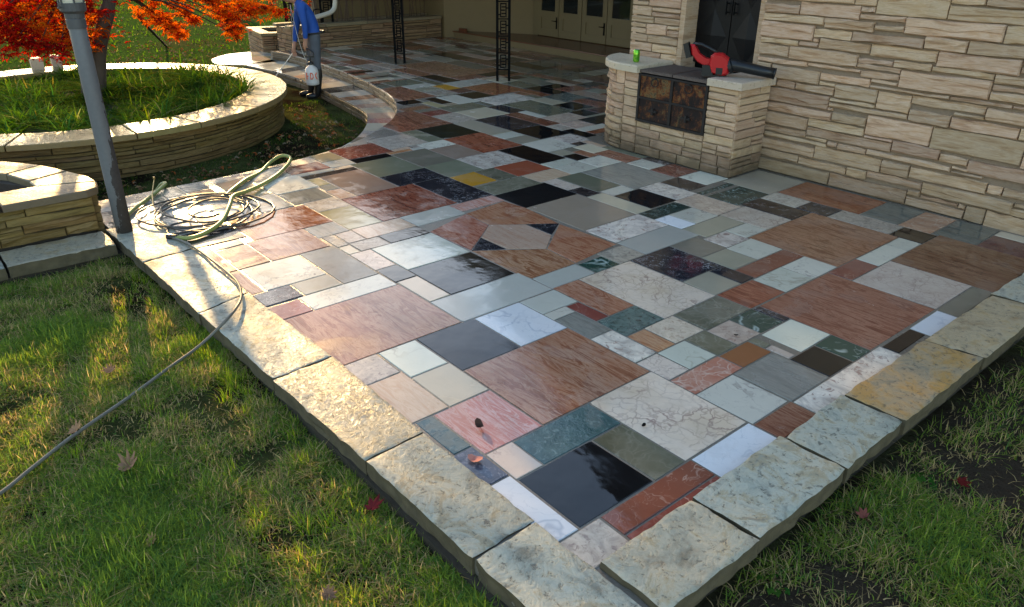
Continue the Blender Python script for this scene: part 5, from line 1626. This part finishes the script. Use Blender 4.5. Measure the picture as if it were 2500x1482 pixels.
# ================================================================ blade builder
def blades(name, roots, h, lean, wid, cols, mat, parent=None, seg=3, droop=.5, kind='stuff'):
    """roots (n,3); h, wid (n,); lean (n,2) horizontal displacement of the tip as a fraction of h; cols (n,3)"""
    n = len(roots); roots = np.asarray(roots, float); ang = np.arctan2(lean[:, 1], lean[:, 0])+pi/2+NP.normal(0, .5, n)
    side = np.stack([np.cos(ang), np.sin(ang), np.zeros(n)], 1)*(wid*.5)[:, None]; T = np.linspace(0, 1, seg+1)
    vs = []
    for t_ in T:
        c = roots.copy(); hor = t_**1.7; c[:, 0] += lean[:, 0]*h*hor; c[:, 1] += lean[:, 1]*h*hor
        c[:, 2] += h*(t_-droop*t_*t_*np.minimum(1, np.hypot(lean[:, 0], lean[:, 1])))
        w = (1-t_**1.6)*1.0+.02
        if t_ < 1: vs += [c-side*w, c+side*w]
        else: vs += [c]
    k = 2*seg+1; arr = np.stack(vs, 1).reshape(-1, 3); base = (np.arange(n)*k)[:, None]
    quads = np.concatenate([base+np.array([[2*i, 2*i+1, 2*i+3, 2*i+2]]) for i in range(seg-1)], 0) if seg > 1 else np.zeros((0, 4), int)
    tris = base+np.array([[2*seg-2, 2*seg-1, 2*seg]])
    me = bpy.data.meshes.new(name); me.vertices.add(len(arr)); me.vertices.foreach_set('co', arr.ravel())
    nl = quads.size+tris.size; me.loops.add(nl); me.loops.foreach_set('vertex_index', np.concatenate([quads.ravel(), tris.ravel()]).astype(np.int32))
    npol = len(quads)+len(tris); me.polygons.add(npol); st = np.concatenate([np.arange(len(quads))*4, quads.size+np.arange(len(tris))*3]).astype(np.int32); me.polygons.foreach_set('loop_start', st)
    me.update(calc_edges=True)
    at = me.attributes.new('tint', 'FLOAT_COLOR', 'POINT'); cc = np.repeat(np.concatenate([cols, np.ones((n, 1))], 1), k, 0); at.data.foreach_set('color', cc.ravel().astype(np.float32))
    me.polygons.foreach_set('use_smooth', [True]*npol)
    o = link(name, me, mat, parent)
    if kind: o['kind'] = kind
    return o
def nz(x, y, s, o=0.0): return np.array([noise.noise((a*s+o, b*s-o, o)) for a, b in zip(x, y)])
def grass_cols(n, dead, lush):
    a = np.array([.165, .255, .048]); b = np.array([.27, .345, .06]); c = np.array([.50, .38, .18]); d = np.array([.10, .185, .05])
    t = NP.random(n)[:, None]; col = a*(1-t)+b*t; q = NP.random(n) < .25; col[q] = d*(.8+.5*NP.random(q.sum()))[:, None]
    k = NP.random(n) < dead; col[k] = c*(.55+.75*NP.random(k.sum()))[:, None]; return col*(.8+.4*NP.random(n))[:, None]
def inframe(x, y, z, mgn=250):
    out = np.zeros(len(x), bool)
    for i in range(len(x)):
        X, Y = px((x[i], y[i], z)); out[i] = -mgn < X < 2500+mgn and -mgn < Y < 1482+mgn*1.2
    return out
def lawn(name, n, x0, x1, y0, y1, keep, hmu, hs, wid, z=None, dead=.30, lab=None, leanm=.9, seg=2):
    x = NP.uniform(x0, x1, n); y = NP.uniform(y0, y1, n); k = keep(x, y); x, y = x[k], y[k]; k = inframe(x, y, -.2, 700); x, y = x[k], y[k]
    p1 = nz(x, y, 1.6, 2.0); p2 = nz(x, y, 5.0, 9.0); dens = np.clip(.62+1.1*p1+.7*p2, .06, 1); k = NP.random(len(x)) < dens; x, y, p1, p2 = x[k], y[k], p1[k], p2[k]; n = len(x)
    zz = np.array([gz(a, b) for a, b in zip(x, y)])-.004
    h = np.clip(NP.normal(hmu, hs, n), .012, hmu*2.4)*(1+.9*np.clip(p2+p1*.5, -.5, .7)); a = NP.uniform(0, 2*pi, n)*.85+nz(x, y, 2.2, 30)*4; r = np.abs(NP.normal(leanm, .5, n)); lean = np.stack([np.cos(a)*r, np.sin(a)*r], 1)
    dd = np.clip(dead-p1*.7+.1*(p2 < -.1), .03, .85)
    cols = grass_cols(n, dd, None)
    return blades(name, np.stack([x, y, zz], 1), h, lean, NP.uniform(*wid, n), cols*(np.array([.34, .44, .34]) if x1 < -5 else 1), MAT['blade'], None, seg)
g = lawn('lawn_grass', 560000, -5.75, -.95, -1.7, 1.24, lambda x, y: (y < 1.165+.05*np.clip((x+5)/4, 0, 1)+NP.normal(0, .012, len(x))) & (x > -5.73), .047, .018, (.0034, .0068)); tag(g, 'short green and straw coloured lawn grass left of the patio kerb', 'grass', None, 'stuff')
def bare(x, y): return NP.random(len(x)) < np.clip(1.15-.80*np.clip((y-2.5+.9*nz(x, y, 1.6, 5))/1.3, 0, 1)-.25*(x < -.93), .02, 1)
g = lawn('lawn_grass', 420000, -1.03, 2.0, -.6, 6.4, bare, .046, .018, (.0034, .0064), dead=.32); tag(g, 'longer grass beside the bare soil right of the raised kerb', 'grass', None, 'stuff')
# tufts of brighter grass along the left kerb
tx = []; 
for k in range(90):
    cx_, cy_ = RND.uniform(-5.6, -1.2), 1.15-abs(RND.gauss(0, .28)); 
    if k < 26: cx_, cy_ = RND.gauss(-3.72, .22), 1.12-abs(RND.gauss(0, .09))
    for q in range(RND.randint(18, 50)): tx.append((cx_+RND.gauss(0, .025), cy_+RND.gauss(0, .022), cx_, cy_))
tx = np.array(tx); tx = tx[tx[:, 1] < 1.18]; n = len(tx); ln_ = (tx[:, :2]-tx[:, 2:])*18+NP.normal(0, .25, (n, 2)); c = grass_cols(n, np.full(n, .08), None)*np.array([1.25, 1.2, .8])
g = blades('grass_tufts', np.stack([tx[:, 0], tx[:, 1], [gz(a, b)-.004 for a, b in tx[:, :2]]], 1), NP.uniform(.05, .105, n), ln_, NP.uniform(.0026, .0048, n), c, MAT['blade']); tag(g, 'taller bright grass tufts scattered along the left kerb', 'grass', None, 'stuff')
# bay, far lawn
def bayk(x, y): d = np.hypot(x-PC[0], y-PC[1]); return (d > 2.6) & (y < 5.3) & (x < -6.95)
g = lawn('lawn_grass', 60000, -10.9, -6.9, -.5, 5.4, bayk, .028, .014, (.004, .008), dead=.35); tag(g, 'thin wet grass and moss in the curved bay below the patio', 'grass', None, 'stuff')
def fark(x, y): d = np.hypot(x-PC[0], y-PC[1]); return (d > 2.75) & ~((x > -15.6) & (y > 4.9)) & ~((x > -16.6) & (y > 6.2)) & ~((x < -13.6) & (x > -16.2) & (y > -.4) & (y < 1.9) & (NP.random(len(x)) < .6))
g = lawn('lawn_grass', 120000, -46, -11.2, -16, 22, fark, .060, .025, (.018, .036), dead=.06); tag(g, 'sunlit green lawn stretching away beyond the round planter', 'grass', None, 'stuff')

# ================================================================ ornamental grass in the round planter
rt = []; hh = []; lg = []; wd = []
for k in range(430):
    for _ in range(30):
        a = RND.uniform(0, 2*pi); r = 2.05*math.sqrt(RND.random()); x, y = PC[0]+r*cos(a), PC[1]+r*sin(a)
        if RND.random() < .75+.9*noise.noise((x*1.3, y*1.3, 2.0)): break
    big = RND.uniform(.8, 1.25)*(1.15 if y > 2.3 else .75)
    for q in range(RND.randint(24, 40)):
        w = RND.uniform(0, 2*pi); rt.append((x+RND.gauss(0, .045), y+RND.gauss(0, .045), .02)); hh.append(RND.uniform(.24, .44)*big); l = abs(RND.gauss(1.15, .4)); lg.append((cos(w)*l, sin(w)*l)); wd.append(RND.uniform(.014, .026))
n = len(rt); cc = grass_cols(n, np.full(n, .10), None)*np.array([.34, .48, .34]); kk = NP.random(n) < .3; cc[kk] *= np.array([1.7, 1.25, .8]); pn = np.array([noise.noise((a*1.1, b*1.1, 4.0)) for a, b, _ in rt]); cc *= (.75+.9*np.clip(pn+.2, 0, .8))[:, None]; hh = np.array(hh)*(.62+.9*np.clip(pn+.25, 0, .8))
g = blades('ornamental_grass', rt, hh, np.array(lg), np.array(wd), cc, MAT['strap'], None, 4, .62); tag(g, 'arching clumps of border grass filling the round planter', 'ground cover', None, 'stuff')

# ================================================================ leaves
def leaf_mesh(mb_v, mb_f, cols, P, nrm, rot, size, col, lobes=5, curl=.25, wide=.34):
    nrm = Vector(nrm).normalized(); a = nrm.orthogonal().normalized(); b = nrm.cross(a); i0 = len(mb_v); u = a*cos(rot)+b*sin(rot); v = nrm.cross(u)
    mb_v.append(tuple(P))
    for k in range(lobes):
        w = (k-(lobes-1)/2)*(2*pi*.80/lobes); L = size*(1-.38*abs(k-(lobes-1)/2)/((lobes-1)/2)); d = u*cos(w)+v*sin(w); s_ = v*cos(w)-u*sin(w)
        mb_v.append(tuple(Vector(P)+d*L*.45+s_*L*wide*.5)); mb_v.append(tuple(Vector(P)+d*L-nrm*L*curl)); mb_v.append(tuple(Vector(P)+d*L*.45-s_*L*wide*.5)); q = i0+1+3*k; mb_f.append((i0, q+2, q+1, q))
    cols += [(*col, 1)]*(1+3*lobes)
def col_mesh(name, v, f, c, mat, parent=None, org=None):
    o = Vector(org) if org is not None else wloc(parent); me = bpy.data.meshes.new(name); me.from_pydata([(p[0]-o.x, p[1]-o.y, p[2]-o.z) for p in v], [], f); at = me.attributes.new('tint', 'FLOAT_COLOR', 'POINT'); at.data.foreach_set('color', np.array(c, np.float32).ravel()); return link(name, me, mat, parent, o)
# ---- red maple
mt = thing('maple_tree', 'red leaved maple with twisted trunks growing in the round planter', 'tree', (-11.26, 2.30, .02))
m = MB()
m.tube(catmull([(-11.26, 2.28, 0), (-11.26, 2.32, .3), (-11.27, 2.34, .62), (-11.32, 2.28, 1.0), (-11.36, 2.22, 1.5), (-11.4, 2.15, 2.2)], 5), [.13]*3+[.12]*6+[.105]*6+[.09]*6+[.07]*5, 10)
m.tube(catmull([(-11.25, 2.36, .05), (-11.25, 2.44, .45), (-11.23, 2.55, .80), (-11.2, 2.68, 1.1), (-11.15, 2.82, 1.5), (-11.1, 3.0, 2.2)], 5), [.10]*6+[.09]*10+[.075]*5+[.06]*5, 9)
m.build('trunk', MAT['bark'], mt, None, True)
masses = [((-11.42, 2.03, .98), .34, 210), ((-11.47, 1.74, 1.22), .36, 230), ((-11.07, 1.70, .98), .30, 190), ((-11.1, 1.95, 1.28), .34, 210), ((-11.5, 2.66, 1.36), .2, 80), ((-10.82, 2.0, .80), .30, 190), ((-10.86, 1.77, .78), .18, 60), ((-10.8, 2.25, 1.2), .30, 180), ((-11.2, 1.45, 1.12), .32, 220), ((-11.3, 1.2, 1.3), .3, 160), ((-10.9, 1.55, .85), .26, 170), ((-11.0, 2.3, .85), .26, 110), ((-11.3, 2.4, .9), .3, 140),
          ((-11.95, 3.4, .98), .20, 100), ((-12.07, 3.61, .86), .17, 90), ((-12.2, 3.75, .75), .14, 80), ((-12.3, 3.87, .64), .10, 55), ((-12.11, 3.84, 1.12), .16, 80), ((-12.18, 3.97, .97), .12, 60), ((-12.26, 4.10, .83), .10, 50), ((-11.76, 4.24, 1.12), .20, 110), ((-11.85, 4.40, .98), .18, 110), ((-11.92, 4.52, .84), .15, 100), ((-12.0, 4.58, .70), .13, 80), ((-12.08, 4.61, .60), .10, 50), ((-12.15, 4.8, 1.0), .20, 110), ((-12.3, 5.0, .93), .18, 90), ((-12.41, 5.31, .90), .17, 70), ((-12.6, 5.6, .84), .12, 40), ((-11.79, 4.17, 1.32), .3, 140), ((-12.1, 3.5, 1.2), .25, 120),
          ((-13.3, 6.0, 1.05), .12, 30), ((-13.2, 6.4, .95), .14, 30)]
for k in range(54):
    a = RND.uniform(0, 2*pi); r = 2.8*math.sqrt(RND.random()); z = 2.5+1.3*(1-(r/3.0)**2)*RND.random()+RND.uniform(0, .25); masses.append(((-11.3+r*cos(a), 2.6+r*sin(a)*1.0, z), .34, 36))
v, f, c = [], [], []
m = MB()
for (P, R, n) in masses:
    P = Vector(P)
    for q in range(n):
        d = Vector((RND.gauss(0, 1), RND.gauss(0, 1), RND.gauss(0, .62))); d = d*(R*.55); p = P+d
        t_ = RND.random(); hue = noise.noise((p.x*1.5, p.y*1.5, p.z*1.5+5)); orange = P.y > 3.3 or hue > .22
        if orange and t_ < .75: col = (RND.uniform(.42, .62), RND.uniform(.07, .14), .012)
        elif t_ < .82: col = (RND.uniform(.26, .46), RND.uniform(.010, .028), RND.uniform(.008, .016))
        else: col = (RND.uniform(.10, .18), .018, .018)
        leaf_mesh(v, f, c, p, (RND.gauss(0, .5), RND.gauss(0, .5), 1), RND.uniform(0, 6.3), RND.uniform(.055, .095), col, 5, .35, .30)
    base = Vector((-11.3, 2.5, 1.25)) if P.z < 1.4 else Vector((-11.3, 2.5, 1.9))
    mid = (base+P)/2+Vector((0, 0, .22)); m.tube(catmull([base, mid, P], 4), [.022, .02, .018, .016, .013, .011, .009, .007, .005], 5)
col_mesh('crown', v, f, c, MAT['foliage'], mt); m.build('branches', MAT['bark'], mt)

# ---- fallen leaves lying about (each one its own thing)
def maple_outline(s, rot, pts):
    return [(s*r*cos(a+rot), s*r*sin(a+rot)) for a, r in pts]
ML = []
for k in range(5):
    w = (k-2)*.72; L = (0.62, .92, 1.0, .92, .62)[k]; ML += [(w-.33, L*.55), (w-.20, L*.74), (w-.1, L*.80), (w, L), (w+.1, L*.80), (w+.20, L*.74), (w+.33, L*.55)]
ML += [(2.4, .30), (pi, .10), (-2.4, .30)]
OVAL = [(w, (.75+.25*cos(2*w))*(1 if abs(w) < 2 else .8)) for w in [-pi+2*pi*k/12 for k in range(12)]]
OAK = []
for k in range(9):
    w = -pi+2*pi*k/9; OAK += [(w, .52), (w+.18, .86 if abs(w) < 2.4 else .6), (w+.32, .98 if abs(w) < 2.0 else .62), (w+.5, .66)]
def fallen(name, loc, size, rot, col, label, cat='leaf', pts=ML, tilt=(0, 0), curl=.2, stem=True, group=None):
    v = [(0, 0, .004)]+[(x, y, .006+curl*(x*x+y*y)/size) for x, y in maple_outline(size, rot, pts)]; n = len(v)-1
    Rm = Matrix.Rotation(tilt[0], 3, 'X') @ Matrix.Rotation(tilt[1], 3, 'Y'); v = [Rm @ Vector(p)+Vector(loc) for p in v]
    th = [Vector(p)-Vector((0, 0, .0015)) for p in v]
    fs = [(0, 1+k, 1+(k+1) % n) for k in range(n)]+[(n+1, n+2+(k+1) % n, n+2+k) for k in range(n)]+[(1+k, n+2+k, n+2+(k+1) % n, 1+(k+1) % n) for k in range(n)]
    allv = v+th
    if stem:
        b = len(allv); d = Vector((cos(rot+pi), sin(rot+pi), .02))*size*.8; allv += [v[0], v[0]+d, v[0]+d+Vector((0, 0, .003)), v[0]+Vector((0, 0, .003))]; fs.append((b, b+1, b+2, b+3))
    cols = []
    for i, p in enumerate(allv): k = 1+.35*noise.noise((p[0]*40, p[1]*40, 1.0)); cols.append((col[0]*k, col[1]*k, col[2]*k, 1))
    o = col_mesh(name, allv, fs, cols, MAT['litter'], None, loc); return tag(o, label, cat, group)
gl = lambda x, y, d=.0: (x, y, gz(x, y)+d)
fallen('maple_leaf', (-2.20, 1.12, -.072), .070, 2.0, (.085, .016, .02), 'large dark red maple leaf lying in the grass below the front kerb', tilt=(.25, -.2))
fallen('oak_leaf', gl(-3.13, .44, .045), .060, 1.2, (.34, .20, .12), 'curled tan oak leaf in the lawn near the hose', 'leaf', OAK, (.3, .2), .8)
fallen('oak_leaf', gl(-3.57, .33, .045), .045, .4, (.45, .26, .14), 'small pale tan leaf just above the lawn hose', 'leaf', OAK, (.4, .1), .7)
fallen('oak_leaf', gl(-4.05, .60, .045), .038, 2.4, (.42, .22, .12), 'tiny orange tan leaf in the shaded middle of the lawn', 'leaf', OAK, (.2, .3), .6)
fallen('dead_leaf', gl(-2.62, .38, .04), .032, .9, (.36, .24, .10), 'small yellow brown leaf low in the front lawn', 'leaf', OAK, (.5, .2), .6)
fallen('dead_leaf', gl(-1.93, .78, .04), .034, 1.9, (.28, .16, .10), 'brown leaf at the bottom of the lawn near the frame edge', 'leaf', OAK, (.3, .5), .6)
fallen('maple_leaf', gl(-.75, 3.22, .02), .050, .6, (.12, .016, .014), 'dark red maple leaf on the bare soil right of the kerb', tilt=(.1, .2))
fallen('maple_leaf', gl(-.90, 2.66, .03), .042, 2.6, (.22, .075, .055), 'faded red leaf in the grass close to the right kerb', tilt=(.5, .1))
fallen('fallen_leaf', (-2.105, 1.575, .004), .042, .3, (.62, .27, .20), 'pink leaf lying on the dark slate tile by the kerb', pts=OVAL, curl=.5)
fallen('fallen_leaf', (-2.28, 1.74, .003), .034, 2.9, (.10, .055, .04), 'crumpled brown leaf on the coral marble tile', pts=OVAL, curl=.9)
fallen('seed_pod', (-1.81, 2.33, .004), .016, 1.9, (.02, .016, .014), 'tiny dark seed on the large cream marble tile', 'seed', OVAL, (0, 0), .3, False)
fallen('seed_pod', (-2.06, 3.40, .004), .014, .5, (.02, .016, .014), 'tiny black seed on the white tile below the brown slab', 'seed', OVAL, (0, 0), .3, False)
# scattered litter over the far lawn and the bay
v, f, c = [], [], []
for k in range(5200):
    if k < 1500: x, y = RND.uniform(-10.8, -7.0), RND.uniform(-.2, 5.2)
    elif k < 3300: x, y = RND.gauss(-16.5, 1.8), RND.uniform(-2, 7.5)
    else: x, y = RND.uniform(-40, -13), RND.uniform(-14, 18)
    d = hypot(x-PC[0], y-PC[1])
    if d < 2.62 or (x > -15.5 and y > 4.95) or (x > -16.5 and y > 6.1) or (x > -7.0): continue
    col = RND.choice([(.22, .13, .06), (.30, .19, .09), (.16, .08, .04), (.34, .10, .03), (.26, .20, .12)]); s_ = RND.uniform(.03, .06) if x > -20 else RND.uniform(.05, .10)
    leaf_mesh(v, f, c, (x, y, gz(x, y)+RND.uniform(.01, .045)), (RND.gauss(0, .5), RND.gauss(0, .5), 1), RND.uniform(0, 6.3), s_, col, 3, .5, .7)
for k in range(420):
    x, y = (RND.uniform(-5.6, -1.2), RND.uniform(-.9, 1.1)) if k < 260 else (RND.uniform(-.98, .3), RND.uniform(.6, 4.6))
    leaf_mesh(v, f, c, (x, y, gz(x, y)+RND.uniform(.01, .04)), (RND.gauss(0, .6), RND.gauss(0, .6), 1), RND.uniform(0, 6.3), RND.uniform(.006, .018), RND.choice([(.22, .13, .06), (.30, .20, .10), (.14, .08, .04), (.36, .28, .16)]), 2, .5, .8)
tag(col_mesh('leaf_litter', v, f, c, MAT['litter']), 'dry brown leaf scraps strewn over the lawns and the bay', 'leaf litter', None, 'stuff')
# broad weeds at the right
for i, (x, y, s_, lab) in enumerate([(-.86, 3.1, .07, 'low broad leaved weed beside the kerb at the right'), (-.50, 3.75, .13, 'larger dark weed rosette on the soil at the right edge'), (-.93, 2.05, .055, 'small round leaved weed in front of the right kerb')]):
    v, f, c = [], [], []; z = gz(x, y)
    th = thing('weed', lab, 'weed', (x, y, z))
    for k in range(7 if i != 1 else 12):
        w = k*2.4; r = s_*RND.uniform(.3, 1); leaf_mesh(v, f, c, (x+r*cos(w), y+r*sin(w), z+.02+RND.uniform(0, .035)), (cos(w)*.5, sin(w)*.5, 1), w, s_*.42, (RND.uniform(.04, .07), RND.uniform(.11, .16), .025), 4, .3, .95)
    col_mesh('leaves', v, f, c, MAT['foliage'], th); m = MB()
    for k in range(7): w = k*2.4; m.tube([(x, y, z-.01), (x+s_*.5*cos(w), y+s_*.5*sin(w), z+.03)], .0025, 4)
    m.build('stalks', MAT['hose_green'], th)

# ================================================================ trees beyond the lawn that dapple the light
SUN_HOLES = [(12.53, 10.17, .42, .17), (9.6, 8.7, 1.25, .6), (9.6, 9.45, .5, .55), (8.4, 9.2, .4, .3), (11.44, 10.42, .28, .12)]  # crown gaps shaped to steer sun patches onto kerb, hoses and lawn
def in_gap(P):
    k = P.x+38; y, z = P.y+k*.24, P.z+k*.2757
    return any(((y-a)/c)**2+((z-b)/d)**2 < 1 for a, b, c, d in SUN_HOLES)
def shade_tree(x, y, ht, cz, rad, n, size, label, seed, squash=.9):
    rn = random.Random(seed); z0 = gz(x, y); th = thing('shade_tree', label, 'tree', (x, y, z0), 'tall trees beyond the lawn'); m = MB()
    m.tube(catmull([(x, y, z0-.2), (x+.1, y, z0+ht*.3), (x-.1, y+.15, z0+ht*.65), (x, y, z0+ht)], 4), [.34, .32, .30, .28, .27, .25, .23, .2, .17, .13, .09, .06, .04], 10)
    cl = []
    for k in range(26):
        d = Vector((rn.gauss(0, 1), rn.gauss(0, 1), rn.gauss(0, 1))).normalized()*rad*(rn.random()**.45); P = Vector((x, y, cz))+Vector((d.x, d.y, d.z*squash)); cl.append(P)
        b = Vector((x, y, max(z0+ht*.35, min(P.z-.8, z0+ht*.9)))); m.tube(catmull([b, (b+P)/2+Vector((0, 0, .3)), P], 3), [.10, .09, .08, .06, .05, .04, .03], 5)
    m.build('trunk', MAT['bark'], th, None, True); v, f, c = [], [], []
    for k in range(n):
        P = rn.choice(cl)+Vector((rn.gauss(0, .8), rn.gauss(0, .8), rn.gauss(0, .55)))
        if in_gap(P): continue
        col = rn.choice([(.06, .10, .02), (.10, .13, .025), (.20, .13, .025), (.14, .09, .02)]); leaf_mesh(v, f, c, P, (rn.gauss(0, .8), rn.gauss(0, .8), 1), rn.uniform(0, 6.3), size*rn.uniform(.7, 1.3), col, 4, .2, .8)
    col_mesh('crown', v, f, c, MAT['foliage'], th)
shade_tree(-38, 16.0, 14.0, 9.4, 4.4, 7000, .20, 'broad leafy tree beyond the lawn toward the porch side', 1)
shade_tree(-42, 22.0, 15.0, 10.0, 4.6, 4200, .20, 'tall leafy tree farthest right beyond the lawn', 2)
shade_tree(-40, 6.6, 14.0, 9.6, 3.6, 650, .20, 'thin crowned tree straight beyond the round planter', 3)
shade_tree(-43, -3.0, 14.0, 9.8, 4.2, 1500, .18, 'thin crowned tree at the far left beyond the lawn', 4)
shade_tree(-39.5, 13.0, 13.5, 10.1, 1.5, 2600, .2, 'narrow dense tree added out of view beyond the lawn to shade the patio', 5)  # unseen tree put in to block direct sun from the mid patio
